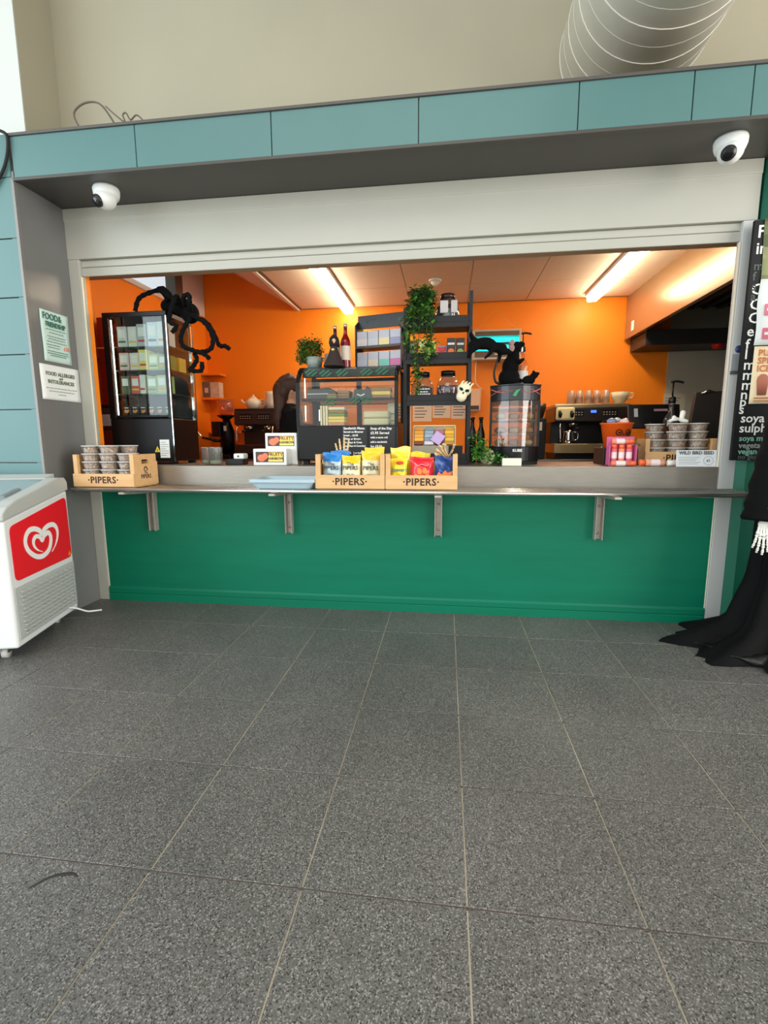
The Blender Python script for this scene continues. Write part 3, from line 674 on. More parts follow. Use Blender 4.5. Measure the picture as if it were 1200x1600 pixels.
p2 = thing('poster', 'white poster with pink price panels in the middle of the menu board', 'poster', (1.678, -.0765, 1.575))
G().grid(lambda u, v: (u*.30+.004*sin(7*v), -.001-.006*sin(3*v+1)*u, v*.33), 6, 8).build('sheet', M_paper, p2, solid=.0006, recalc=False)
for z in (.03, .15): 
    b_ = box('price_panel', (.03, -.011, z), (.20, -.0095, z+.055), mat('pink_panel', (214, 110, 130), .6), p2)
    g = G(); 
    for k in range(3): g.box((.04+.05*k, -.012, z+.02), (.08+.05*k, -.0112, z+.034))
    g.build('price_print', M_paper, b_)
p3 = thing('poster', 'cream pumpkin spiced iced drink poster at the bottom of the menu board', 'poster', (1.682, -.079, 1.272))
G().grid(lambda u, v: (u*.21, -.001-.004*sin(3*v)*u, v*.297), 6, 8).build('sheet', mat('pumpkin_cream', (244, 222, 182), .7), p3, solid=.0006, recalc=False)
M_pk = mat('pumpkin_ink', (206, 122, 62), .7)
for t, z in (('PUMPKIN', .262), ('SPICED', .222), ('ICED', .182)): lettering(t, .046, (.018, -.0065, z), M_pk, p3, align='LEFT', bold=.0008)
g = G(); g.lathe([(.022, 0), (.03, .075), (.026, .095), (.012, .108), (0, .11)], (.055, -.006, .045), 16, sy=.08); g.build('printed_drink', mat('drink_brown', (186, 112, 88), .6), p3)
g = G(); g.box((.02, -.0068, .028), (.10, -.006, .034)); g.box((.02, -.0068, .014), (.15, -.006, .018)); g.build('text_line', M_pk, p3)
st = thing('sticker', 'round blue sticker above a grey keypad label on the right shutter guide', 'sticker', (1.648, -.0045, 1.50))
G().cyl((0, 0, .07), (0, -.0012, .07), .020, n=24).build('blue_disc', mat('mandatory_blue', (52, 58, 112), .5), st)
box('grey_label', (-.03, -.0012, -.045), (.028, 0, .045), mat('label_grey', (150, 152, 154), .5), st)
box('label_foot', (-.034, -.008, -.062), (.03, 0, -.045), mat('label_dark', (84, 86, 88), .5), st)

# robed skeleton figure
rb = thing('robed_figure', 'black robed skeleton figure standing against the green wall', 'figure', (1.9, -.34, 0))
M_cloth = mat('black_cloth', (6, 6, 7), .85, spec=.2, vary=.3, scale=8, bump=.1, bscale=40)
def robe(u, v):
    a = 2*pi*u; z = 1.52*v
    rl = .19+.05*(1-v)+.10*max(0, (.25-v)/.25)+.20*max(0, (.09-v)/.09)**1.5
    if v > .8: rl *= 1-.55*((v-.8)/.2)**1.3
    fold = 1+(.09*sin(9*a+2*v)+.05*sin(17*a+5*v)+.02*sin(31*a+14*v))*(1-v)*1.2
    x = cos(a)*rl*fold*(1.08 if cos(a) < 0 else 1.0); y = sin(a)*rl*fold*(.72 if sin(a) > 0 else .66)
    return (x, y, z+.008*(1-v)*sin(5*a))
g = G(); g.grid(robe, 72, 30, wrap=True); g.build('robe', M_cloth, rb, solid=.006, recalc=False)
def train(u, v):
    a = pi*(.80+.75*u); r = .20+.32*v*(1+.10*sin(14*u)) ; b = .5
    x = cos(a)*r*1.0; y = sin(a)*r*.52-.02
    return (x, y, .008+.10*(1-v)**1.6+.024*abs(sin(13*u+4*v))*(1-.5*v)+.009*sin(31*u+9*v)+.010*abs(sin(23*u+17*v))+.004)
g = G(); g.grid(train, 60, 12); g.build('robe_hem', mat('black_satin', (9, 9, 10), .42, bump=.2, bscale=30), rb, solid=.004, recalc=False)
for s in (-1, 1):
    g = G(); sp_ = smooth_path([(s*.13, -.02, 1.40), (s*.22, -.06, 1.22), (s*.285, -.11, .98), (s*.315, -.14, .80), (s*.325, -.15, .70)], 5)
    g.tube(sp_, [.055+.045*(i/(len(sp_)-1))+.006*sin(2.1*i) for i in range(len(sp_))], 18, cap=False, flat=.8); g.build('sleeve', M_cloth, rb, solid=.005, recalc=False)
g = G(); g.ell((0, -.02, 1.63), (.082, .10, .115), 20, 14); g.ell((0, -.075, 1.555), (.05, .045, .05)); sk = g.build('skull', M_wbone, rb, remesh=.008)
for s in (-1, 1): G().ell((s*.034, -.115, 1.635), (.022, .012, .022)).build('eye_socket', M_black, sk)
G().prism([(-.012, 1.585), (.012, 1.585), (0, 1.612)], -.132, -.11, 'y').build('nose_socket', M_black, sk)
def hood(u, v):
    a = pi*(-.30+1.6*u); t = pi*(.08+.62*v); return (.125*cos(a)*sin(t), .125*sin(a)*sin(t)+.0, 1.64+.17*cos(t)-(.05*v))
g = G(); g.grid(hood, 28, 16); g.build('hood', M_cloth, rb, solid=.006, recalc=False)
for s, nm in ((-1, ''), (1, '')):
    hnd = bone_hand('hand', '', (s*.335, -.16, .715), (pi-.10, 0, .25*s), M_wbone, 1.0, .22, .10)
    for k_ in ('label', 'category'): del hnd[k_]
    hnd.parent = rb
G().tube([(-.375, -.245, .775), (-.35, -.25, .768)], .004, 6).build('cuff_thread', M_wbone, rb)

# ================================================================== ON THE SERVING WORKTOP
WZ = .9305
def T3(x=0, y=0, z=0): return Matrix.Translation((x, y, z))
# ---- tall glass display fridge
fr = thing('display_fridge', 'tall black glass countertop display fridge with lit shelves', 'fridge', (-2.018, .18, WZ))
W2, FDp = .232, .335
box('plinth_or_gap_shade', (-W2, .0, .02), (W2, FDp, .315), M_black, fr, .006)
for sx in (-1, 1):
    for sy in (0, 1): box('foot', (sx*.19-.02, .03+sy*.24, 0), (sx*.19+.02, .07+sy*.24, .021), M_rubber, fr)
box('top_panel', (-W2, 0, .985), (W2, FDp, 1.018), M_black, fr, .004)
box('back_panel', (-W2, FDp-.015, .315), (W2, FDp, .985), mat('fridge_back', (60, 62, 64), .5), fr)
for sx in (-1, 1):
    x0, x1 = (-W2, -W2+.045) if sx < 0 else (W2-.03, W2)
    box('front_stile', (x0, -.002, .315), (x1, .022, .985), M_black, fr, .002)
    box('rear_stile', (-W2 if sx < 0 else W2-.018, FDp-.035, .315), (-W2+.018 if sx < 0 else W2, FDp-.015, .985), M_chrome, fr)
    box('side_pane', (-W2+.003 if sx < 0 else W2-.007, .022, .315), (-W2+.007 if sx < 0 else W2-.003, FDp-.035, .985), M_pane, fr)
box('door_pane', (-W2+.045, .006, .33), (W2-.03, .010, .985), M_pane, fr)
box('door_edge', (-W2+.045, -.001, .325), (W2-.03, .016, .337), M_black, fr); box('light_strip', (-W2+.047, .018, .34), (-W2+.052, .026, .975), mat('led_strip', (255, 255, 250), .4, emit=(255, 248, 236), estr=4), fr)
box('chrome_edge', (-W2+.044, -.004, .33), (-W2+.050, 0, .98), M_chrome, fr); box('corner_strip', (W2-.004, -.005, .02), (W2+.003, .0, .985), M_chrome, fr)
for z in (.33, .485, .645, .80): box('shelf', (-W2+.02, .03, z-.006), (W2-.012, FDp-.02, z), thin_glass('shelf_glass', (220, 232, 228), 1.5, .05, .15, (160, 170, 168)), fr)
dt = box('data_label', (.125, -.0025, .045), (.195, -.0005, .17), M_paper, fr)
g = G()
for k in range(7): g.box((.131, -.0032, .060+.015*k), (.131+(.058 if k % 3 else .04), -.0026, .0635+.015*k))
g.build('label_print', M_lines, dt)
tri = G().prism([(.085, .085), (.125, .085), (.105, .125)], -.003, -.0005, 'y').build('warning_triangle', mat('hazard_yellow', (232, 206, 60), .5), fr)
G().prism([(.101, .091), (.109, .091), (.105, .113)], -.0036, -.003, 'y').build('triangle_mark', M_ink, tri)
box('drip_rail', (-W2+.02, .0, .015), (W2-.02, .01, .03), M_blackm, fr)
# contents
def lbox(name, label, cat, loc, w, d, h, m, band=None, group=None, rz=0, bev=.003, parts=None):
    t = thing(name, label, cat, loc, rz, group)
    box('carton' if cat == 'carton' else 'pack', (-w/2, 0, 0), (w/2, d, h), m, t, bev)
    if band:
        for (a, b, mm, wf) in band: box('printed_label', (-w/2*wf, -.0008, h*a), (w/2*wf, .0003, h*b), mm, t)
    return t
def C(n, rgb, r=.5): return mat('col_'+n, rgb, r)
FX, FY = -2.018, .18
sh_z = [WZ+.3305, WZ+.4855, WZ+.6455, WZ+.8005]
rows = [
 (3, [('pale grey carton', (206, 206, 208), .07, .11), ('white carton with dark lettering', (226, 224, 220), .07, .11), ('silver grey carton', (180, 184, 190), .07, .12), ('blue-white carton', (206, 218, 228), .075, .13), ('white milk carton', (232, 234, 236), .075, .13)]),
 (2, [('pink and white pot', (224, 190, 186), .07, .095), ('white and pink pot', (232, 212, 208), .07, .095), ('yellow tub', (236, 216, 110), .065, .11), ('lime green pack', (186, 200, 96), .075, .085), ('olive green pack', (150, 166, 84), .075, .08)]),
 (1, [('dark olive pack', (92, 96, 72), .065, .10), ('red and white carton', (214, 90, 88), .07, .10), ('white drinks carton', (232, 226, 222), .045, .105), ('green wrapped sandwich', (150, 174, 96), .08, .095), ('pale green wrapped sandwich', (178, 196, 128), .075, .10)]),
]
nm_ = {3: 'top', 2: 'second', 1: 'third'}
for lv, items in rows:
    x = FX-.158
    for i, (lab, rgb, w_, h_) in enumerate(items):
        lbox('drinks_carton' if lv == 3 else 'chilled_pack', lab+' on the '+nm_[lv]+' shelf of the tall display fridge', 'carton' if lv == 3 else 'food pack', (x+w_/2, FY+.038+.008*(i % 2), sh_z[lv]), w_-.004, .10, h_*1.22, C(lab.replace(' ', '_'), rgb), [(.45, .85, M_paper, .7), (.2, .3, C('strip_'+str(i), [(200, 60, 70), (90, 100, 110), (230, 150, 60), (60, 120, 70), (220, 200, 80)][(i+lv) % 5]), .8)], 'packs on the shelves of the tall fridge')
        if lv == 2: lbox('chilled_pack', lab+' stacked in the back row of the tall fridge second shelf', 'food pack', (x+w_/2, FY+.18, sh_z[lv]), w_-.004, .09, h_*1.25, C(['amber_pack', 'lemon_pack'][i % 2], [(226, 190, 80), (222, 214, 120)][i % 2]), None, 'packs on the shelves of the tall fridge')
        x += w_+.002
for i in range(6):
    t = thing('salad_pot', ['first', 'second', 'third', 'fourth', 'fifth', 'sixth'][i]+' small food pot from the left on the fridge bottom shelf', 'pot', (FX-.135+.062*i, FY+.07, sh_z[0]), 0, 'pots on the bottom shelf of the tall fridge')
    G().lathe([(.022, 0), (.028, .07), (.026, .07)], (0, 0, 0), 16).build('cup', C('black_cup', (26, 24, 24), .4), t)
    G().cyl((0, 0, .07), (0, 0, .0745), .0285, n=16).build('lid', C('dark_lid', (40, 38, 38), .35), t)
    G().cyl((0, -.0245, .038), (0, -.0272, .039), .017, n=14).build('round_label', C('pot_orange', (226, 150, 92)) if i < 5 else C('pot_green', (150, 190, 90)), t)
    box('white_tab', (-.016, -.0275, .058), (.016, -.0265, .063), M_paper, t)
# black spider
M_fur = mat('black_plush', (10, 10, 11), .95, bump=.8, bscale=160, spec=.15)
M_furs = mat('black_fuzz', (12, 12, 13), .95, spec=.15)
spd = thing('toy_spider', 'big black fuzzy toy spider draped over the tall fridge', 'spider', (0, 0, 0))
g = G(); g.ell((-1.80, .30, 2.005), (.085, .065, .055)); g.ell((-1.71, .27, 1.985), (.075, .06, .062)); g.ell((-1.65, .25, 1.94), (.062, .055, .068)); g.build('body', M_fur, spd, remesh=.008)
legs = [[(-1.80, .24, 2.02), (-1.834, .22, 2.085), (-1.93, .21, 2.065), (-1.985, .20, 2.03), (-2.015, .20, 1.955)],
 [(-1.74, .23, 2.01), (-1.79, .2, 2.085), (-1.834, .2, 2.085), (-1.76, .19, 2.04), (-1.705, .19, 1.99)],
 [(-1.70, .22, 2.0), (-1.70, .17, 2.03), (-1.735, .155, 1.93), (-1.75, .155, 1.87), (-1.70, .155, 1.84), (-1.735, .155, 1.80)],
 [(-1.66, .2, 1.98), (-1.64, .16, 2.02), (-1.60, .155, 2.03), (-1.60, .16, 1.98), (-1.62, .2, 1.95)],
 [(-1.64, .22, 1.93), (-1.58, .2, 1.90), (-1.51, .19, 1.85), (-1.475, .2, 1.77), (-1.49, .2, 1.70), (-1.55, .2, 1.68), (-1.61, .2, 1.685)],
 [(-1.63, .22, 1.91), (-1.655, .16, 1.82), (-1.675, .155, 1.76), (-1.66, .155, 1.71), (-1.60, .16, 1.685), (-1.53, .18, 1.66), (-1.50, .19, 1.63)],
 [(-1.62, .25, 1.92), (-1.54, .26, 1.88), (-1.49, .26, 1.80), (-1.46, .26, 1.73), (-1.42, .26, 1.725), (-1.39, .26, 1.705)],
 [(-1.61, .2, 1.67), (-1.59, .19, 1.63), (-1.62, .19, 1.585), (-1.64, .185, 1.56), (-1.56, .18, 1.555), (-1.55, .18, 1.61)]]
for L_ in legs:
    p_ = smooth_path(L_, 5); g = G(); g.tube(p_, [.0145+.0025*sin(2.3*i) for i in range(len(p_))], 8); g.build('leg', M_furs, spd)
G().box((-1.90, .33, 1.95), (-1.78, .45, 1.992)).build('stand_block', C('indigo_box', (36, 32, 52)), None, .003)
tag(D.objects['stand_block'], 'dark indigo box lying on top of the tall fridge', 'box'); D.objects['stand_block'].name = 'flat_box'

# ---- glass tumblers, small card tray
for x, y in ((-1.535, .16), (-1.45, .10)):
    t = thing('glass_jar', ['shorter clear glass jar behind, touching the tall fridge', 'clear glass jar on the worktop edge right of the tall fridge'][x > -1.5], 'jar', (x, y, WZ))
    G().lathe([(.0, .002), (.038, .002), (.044, .01), (.046, .112), (.050, .118), (.047, .118), (.043, .112), (.041, .012), (0, .008)], (0, 0, 0), 24).build('jar_glass', thin_glass('jar_glass', (236, 240, 238), 1.6, .04, .06), t)
    G().cyl((0, 0, .010), (0, 0, .03), .039, n=20).build('contents', C('pale_oil', (176, 176, 140), .3), t)
t = thing('card_reader', 'small card reader on a dark tray between jar and fruit boxes', 'card reader', (-1.32, .14, WZ))
box('base_tray', (-.075, -.02, 0), (.05, .07, .038), M_blackm, t, .006)
box('reader_body', (-.02, -.015, .038), (.055, .06, .075), M_white, t, .010); box('reader_key', (.01, -.0165, .052), (.022, -.0145, .062), M_ink, t)

# ---- fruity rainbow boxes
for k, (x, y, z, w_, h_) in enumerate(((-1.06, .06, WZ, .225, .107), (-1.02, .17, WZ, .22, .21))):
    t = thing('juice_box', ['front low white carton with fruity rainbow print', 'taller white fruity rainbow carton standing behind the front one'][k], 'carton', (x, y, z), [0.0, .0][k], 'fruity rainbow cartons')
    box('carton', (-w_/2, 0, 0), (w_/2, .10, h_), M_paper, t, .006)
    hz = h_-.107
    pn = box('printed_window', (-w_/2+.018, -.0008, hz+.02), (w_/2-.018, .0004, hz+.088), C('print_dark', (70, 54, 48)), t)
    g = G(); g.ell((-.055, -.0005, hz+.048), (.030, .0012, .024)); g.ell((-.03, -.0006, hz+.06), (.020, .0012, .020)); g.build('printed_fruit', C('fruit_coral', (236, 120, 86)), pn)
    box('yellow_patch', (-.01, -.0014, hz+.024), (.088, -.0006, hz+.085), C('fruit_yellow', (240, 214, 110)), pn)
    lettering('FRUITY', .031, (.039, -.0018, hz+.07), C('fruit_brown', (120, 60, 30)), pn, bold=.0008); lettering('RAINBOW', .022, (.039, -.0018, hz+.044), M_ink, pn, bold=.0006)

# ---- curved glass chiller
ch = thing('chilled_counter_display', 'black curved-glass chilled sandwich display in the middle of the counter', 'display cabinet', (-.568, .15, WZ))
cw = .334; cd = .42; ch_h = .64
box('lower_body', (-cw, 0, .03), (cw, cd, .255), M_black, ch, .008)
for sx in (-1, 1):
    for y in (.04, cd-.06): box('foot', (sx*(cw-.05)-.018, y-.018, 0), (sx*(cw-.05)+.018, y+.018, .031), M_rubber, ch)
arc = [(.0, .255), (.0, .48), (.008, .53), (.03, .575), (.065, .612), (.11, .635), (.16, .64)]
for sx in (-1, 1):
    xa, xb = (-cw, -cw+.022) if sx < 0 else (cw-.022, cw)
    G().prism([(.0, .25), (.0, .48), (.008, .53), (.03, .575), (.065, .612), (.11, .635), (.16, .643), (cd, .643), (cd, .25)] if False else [(.0, .25), (.0, .48), (.008, .53), (.03, .575), (.065, .612), (.11, .637), (.16, .643), (.16, .62), (.12, .612), (.08, .595), (.05, .565), (.035, .53), (.028, .48), (.028, .25)], xa, xb, 'x').build('end_frame', M_black, ch)
    box('rear_post', (xa, cd-.03, .25), (xb, cd, .643), M_black, ch); box('end_sill', (xa, .02, .25), (xb, cd-.03, .275), M_black, ch)
    box('end_pane', (xa+.009, .028, .27), (xa+.013, cd-.03, .60), M_pane, ch)
box('roof', (-cw, .14, .625), (cw, cd, .643), thin_glass('roof_glass', (90, 100, 96), 1.5, .05, .55, (46, 54, 50)), ch, .003)
g = G(); g.grid(lambda u, v: ((u-.5)*2*(cw-.022), [a for a in arc][min(6, int(v*6+1e-6))][0]+.004, arc[min(6, int(v*6+1e-6))][1]), 1, 6); g.build('curved_glass', M_pane, ch, recalc=False)
box('header_band', (-cw+.022, .10, .575), (cw-.022, .13, .625), mat('header_dark', (40, 46, 44), .3), ch)
for z in (.578, .415): box('rear_rail', (-cw+.022, cd-.02, z), (cw-.022, cd-.004, z+.024), M_black, ch)
for x in (-.30, .012, .30): box('rear_mullion', (x-.018, cd-.022, .27), (x+.018, cd-.002, .58), M_black, ch)
for x in (-.15, .155): box('rear_pane', (x-.14, cd-.012, .27), (x+.14, cd-.009, .58), M_pane, ch)
box('glass_shelf', (-cw+.024, .06, .418), (cw-.024, cd-.03, .428), thin_glass('shelf_glass', (220, 232, 228), 1.5, .05, .15, (160, 170, 168)), ch)
box('shelf_edge', (-cw+.024, .052, .414), (cw-.024, .062, .432), M_black, ch)
for x, z0, z1, y in ((-.285, .29, .40, .05), (-.285, .44, .57, .05), (-.318, .29, .49, .012), (-.245, .30, .38, .25)):
    g = G(); n = int((z1-z0)/.0085)
    for k in range(n): g.cyl((x, y, z0+k*.0085), (x, y-.003, z0+k*.0085), .0036 if x > -.3 else .0026, n=6)
    lo = g.build('led_dots', mat('led_white', (255, 255, 250), .4, emit=(255, 248, 236), estr=5), ch); lo['kind'] = 'stuff'
M_gt = mat('green_transfer', (20, 110, 74), .5)
for (x, z, y) in ((-.235, .60, .035), (-.14, .592, .035), (-.03, .595, .035), (.13, .595, .035), (.23, .60, .035), (-.10, .405, -.001), (.06, .415, -.001), (.13, .415, -.001)):
    g = G()
    for k, (dx, ln) in enumerate(((-.02, .05), (0, .07), (.022, .045))):
        for s_ in range(int(ln/.011)):
            t0 = -ln/2+s_*.011; a = .62; g.box((t0, -.0006, -.0045), (t0+.008, .0006, .0045), M=Matrix.Translation((x+dx, y-.003, z-.01*k+.008)) @ Matrix.Rotation(-a, 4, 'Y'))
    lo = g.build('green_lettering', M_gt, ch); lo['kind'] = 'stuff'
# food inside
CX, CY = -.568, .15
def sandwich(label, loc, w_, h_, d_, layers, rz=0, film=True):
    t = thing('sandwich_pack', label, 'sandwich', loc, rz, 'food in the chilled display')
    z = 0; hh = h_/len(layers)
    for i, c_ in enumerate(layers): box('bread_slice' if i % 2 == 0 else 'filling', (-w_/2+.002*(i % 2), .002*(i % 2), z), (w_/2-.002*(i % 2), d_, z+hh-.0005), c_, t, .004); z += hh
    return t
B1 = mat('malted_bread', (150, 112, 74), .8, vary=.2, scale=60); B2 = mat('white_bread', (222, 206, 168), .8, vary=.1, scale=60); FL1 = C('egg_yellow', (232, 196, 96), .6); FL2 = C('salad_green', (112, 138, 62), .6); FL3 = C('ham_pink', (206, 140, 120), .6); WR = C('wrap_paper', (206, 192, 152), .7)
t = thing('food_tray', 'black lidded food tray on the left of the upper display shelf', 'tray', (CX-.20, CY+.09, WZ+.4285), 0, 'food in the chilled display')
G().prism([(-.085, 0), (.10, 0), (.115, .05), (.07, .075), (-.085, .07)], 0, .16, 'y').build('tray_body', C('tray_black', (46, 44, 42), .3), t, .004); box('pale_stripe', (-.08, -.001, .034), (.06, .0003, .040), C('stripe', (180, 180, 172)), t)
sandwich('small malted sandwich beside the black tray on the upper display shelf', (CX-.115, CY+.08, WZ+.4285), .065, .035, .1, [B1, FL2, B1])
sandwich('tall brown loaf sandwich on the upper display shelf', (CX-.045, CY+.12, WZ+.4285), .085, .062, .12, [B1, B1, B1])
t = thing('food_tray', 'dark moulded food tray right of the centre bar on the upper shelf', 'tray', (CX+.085, CY+.09, WZ+.4285), 0, 'food in the chilled display')
G().prism([(-.065, 0), (.07, 0), (.06, .06), (.035, .085), (.02, .06), (-.05, .062)], 0, .14, 'y').build('tray_body', C('tray_black', (46, 44, 42), .3), t, .004); G().tube([(-.03, -.001, .03), (-.005, -.001, .02), (.02, -.001, .032)], .004, 6).build('white_mark', M_paper, t)
sandwich('seeded brown sandwich on the right of the upper display shelf', (CX+.205, CY+.10, WZ+.4285), .14, .075, .13, [B1, FL1, B1])
g = thing('sandwich_pack', 'stacked layered sandwich between white slices on the lower display floor', 'sandwich', (CX-.09, CY+.06, WZ+.2555), 0, 'food in the chilled display')
for x0, x1 in ((-.10, -.088), (-.082, -.068), (-.064, -.05)): box('slice', (x0, 0, 0), (x1, .12, .13), B2, g, .004)
z = 0
for i, c_ in enumerate((FL3, FL1, FL1, FL2, B1, B2)): box('layer', (-.048, .002*i, z), (.062, .12, z+.0195), c_, g, .004); z += .0205
w1 = thing('wrap_pack', 'two paper-wrapped rolls stacked on the right of the lower display floor', 'wrap', (CX+.20, CY+.06, WZ+.2555), 0, 'food in the chilled display')
for k in range(2): G().box((-.10, .0, .047*k), (.07, .12, .046+.047*k)).build('wrapped_roll', WR, w1, .012, seg=3)
lbox('packet_carton', 'tall cream packet at the right end of the lower display floor', 'carton', (CX+.278, CY+.18, WZ+.2555), .06, .06, .15, C('cream_packet', (226, 216, 190)), [(.2, .25, C('strip_g', (160, 150, 120)), .8), (.5, .55, C('strip_g', (160, 150, 120)), .8)], 'food in the chilled display')
# chalk menu on chiller front
mn = thing('chalk_menu', 'black chalk sandwich and soup menu fixed to the display front', 'sign', (-.425, .1465, WZ+.065))
box('menu_panel', (-.17, 0, 0), (-.008, .003, .185), mat('menu_black', (24, 24, 26), .5), mn, .001); box('menu_panel', (.008, 0, 0), (.172, .003, .185), mat('menu_black', (24, 24, 26), .5), mn, .001)
for i, (t_, sz) in enumerate((('Sandwich Menu', .022), ('Served on Bloomer', .0165), ('bread ... £6.95', .0165), ('White or Brown', .0165), ('Egg Mayo & Cress', .0165), ('Tuna Mayo & Cucumber', .0145), ('Ham', .0165), ('Cheese    } or both', .0155))):
    lettering(t_, sz, (-.163, -.0006, .17-.0225*i), M_ch, mn, align='LEFT', bold=.0005)
for i, (t_, sz) in enumerate((('Soup of the Day', .021), ('£5.95 Served', .023), ('with a warm roll', .0165), ('add a sandwich', .0175), ('for £9.50', .020))):
    lettering(t_, sz, (.014, -.0006, .168-.0285*i), M_ch, mn, align='LEFT', bold=.0005)
CT = WZ+.6435
# bottles on the chiller
def bottle(label, loc, r, h, glass, liquid, labelm, cap, lh=(.18, .5), cat='bottle', name='syrup_bottle', fill=.62):
    t = thing(name, label, cat, loc)
    G().lathe([(0, 0), (r*.96, 0), (r, .006), (r, h*.58), (r*.88, h*.65), (r*.42, h*.76), (r*.36, h*.82), (r*.36, h*.96), (0, h*.96)], (0, 0, 0), 20).build('bottle_glass', glass, t)
    if liquid: G().lathe([(0, .003), (r*.9, .004), (r*.9, h*fill*.93), (0, h*fill*.93)], (0, 0, 0), 16).build('liquid', liquid, t)
    G().lathe([(r*1.015, h*lh[0]), (r*1.015, h*lh[1])], (0, 0, 0), 20, close=False).build('paper_label', labelm, t)
    G().lathe([(r*.40, h*.93), (r*.40, h), (0, h)], (0, 0, 0), 16).build('cap', cap, t); return t
RG = mat('ruby_glass', (120, 10, 14), .08, coat=.4); SILV = mat('silver_cap', (206, 200, 196), .25, .8)
bottle('dark red syrup bottle partly behind the witch figurine', (-.690, .40, CT), .033, .285, mat('dark_ruby', (70, 10, 14), .1), None, C('cream_label', (214, 200, 184)), SILV)
bottle('bright red syrup bottle on the chilled display beside the tea rack', (-.612, .37, CT), .034, .29, RG, None, C('cream_label', (214, 200, 184)), SILV)
# witch figurine
wz = thing('witch_figurine', 'small cloaked figurine standing before the red syrup bottles', 'figurine', (-.672, .28, CT))
g = G(); g.lathe([(.075, 0), (.06, .03), (.038, .08), (.022, .125), (.016, .14)], (0, 0, 0), 18); g.ell((0, 0, .155), (.024, .024, .028)); g.build('cloak', C('brown_black', (44, 30, 26), .8), wz, remesh=.005)
g = G(); g.lathe([(.03, .13), (.036, .155), (.03, .185), (.012, .205), (0, .208)], (0, .008, 0), 16); g.build('hood', C('hood_black', (20, 16, 18), .85), wz)
G().ell((.004, -.02, .16), (.014, .008, .018)).build('face', C('pale_skin', (206, 160, 130), .6), wz); G().ell((.0, -.032, .105), (.011, .008, .008)).build('hands', C('pale_gold', (214, 190, 120), .6), wz)

# ---- foliage helper
M_leafs = [mat('leaf_a', (46, 92, 30), .55), mat('leaf_b', (74, 122, 40), .55), mat('leaf_c', (30, 68, 26), .55), mat('leaf_d', (120, 150, 60), .55)]
def leaves(name, parent, centres, n, size, mats, seed=1, spread=.03, zmin=-9):
    """real folded leaf blades, joined per plant because too small to count"""
    rd = random.Random(seed); g = G()
    for _ in range(n):
        c = Vector(rd.choice(centres))+Vector((rd.gauss(0, spread), rd.gauss(0, spread), rd.gauss(0, spread)))
        a = rd.uniform(0, 6.28); el = rd.uniform(-.7, .9); d = Vector((cos(a)*cos(el), sin(a)*cos(el), sin(el))); up = Vector((0, 0, 1)); sd = d.cross(up).normalized(); nn = sd.cross(d); c.z = max(c.z, zmin+.012)
        s_ = size*rd.uniform(.6, 1.25); w_ = s_*.36
        vs = [c, c+d*s_*.45+sd*w_+nn*s_*.10, c+d*s_, c+d*s_*.45-sd*w_+nn*s_*.10, c+d*s_*.5]
        vs = [Vector((v_.x, v_.y, max(v_.z, zmin))) for v_ in vs]; g.add(vs, [(0, 1, 4), (1, 2, 4), (0, 4, 3), (4, 2, 3)], rd.randrange(len(mats)), False)
    o = g.build(name, mats, parent, recalc=False); o['kind'] = 'stuff'; return o
pl = thing('potted_plant', 'small bushy green plant in a pot on top of the chilled display', 'plant', (-.82, .33, CT))
G().lathe([(0, 0), (.045, 0), (.058, .07), (.052, .07), (0, .06)], (0, 0, 0), 20).build('pot', C('grey_pot', (130, 140, 132), .5), pl)
leaves('foliage', pl, [(x*.025-.02, y*.02, .07+z*.02) for x in range(-3, 3) for y in range(-1, 2) for z in range(-1, 6)], 1700, .020, M_leafs[:3], 3, .014)
mg = thing('mug', 'pale mug standing beside the bushy plant on the display', 'mug', (-.742, .44, CT))
G().lathe([(0, 0), (.034, 0), (.036, .11), (.033, .11), (.031, .006), (0, .006)], (0, 0, 0), 20).build('mug_body', C('mug_grey', (196, 194, 180), .4), mg)
G().tube([(.035+.026*sin(a), 0, .055+.036*cos(a)) for a in [pi*k/8 for k in range(9)]], .005, 6).build('handle', C('mug_grey', (196, 194, 180), .4), mg)

# ---- tea rack on the chiller
te = thing('tea_display_rack', 'black counter rack of tea boxes standing on the chilled display', 'rack', (-.40, .43, CT), radians(-14))
box('back_board', (-.165, .12, 0), (.165, .13, .355), mat('rack_black', (36, 38, 42), .4), te, .002) if False else None
for sx in (-1, 1): G().prism([(0, 0), (.13, 0), (.13, .36), (.09, .36), (0, .30)], sx*.168-.004, sx*.168+.004, 'x').build('side_board', mat('rack_black', (36, 38, 42), .4), te)
hb_ = box('header_board', (-.172, .055, .285), (.172, .063, .375), mat('rack_black', (36, 38, 42), .4), te, .002)
lettering('TAYLORS', .018, (-.11, .0545, .345), M_dim, hb_, bold=.0003, align='LEFT', name='lettering'); lettering('TEAS', .009, (-.11, .0545, .328), M_dim, hb_, align='LEFT')
g = G(); g.prism([(.12, .33), (.145, .35), (.152, .325), (.135, .31)], .0535, .055, 'y'); g.build('leaf_emblem', C('emblem_green', (60, 84, 62)), hb_)
for z in (.01, .15): box('rack_shelf', (-.164, .0, z-.006), (.164, .12, z), mat('rack_black', (36, 38, 42), .4), te); box('rack_lip', (-.164, -.004, z-.006), (.164, 0, z+.010), C('rack_lip', (70, 66, 60)), te)
cols = [[(214, 206, 204), (196, 196, 200), (226, 208, 150), (150, 146, 176)], [(190, 194, 210), (214, 200, 176), (120, 190, 170), (206, 110, 156)]]
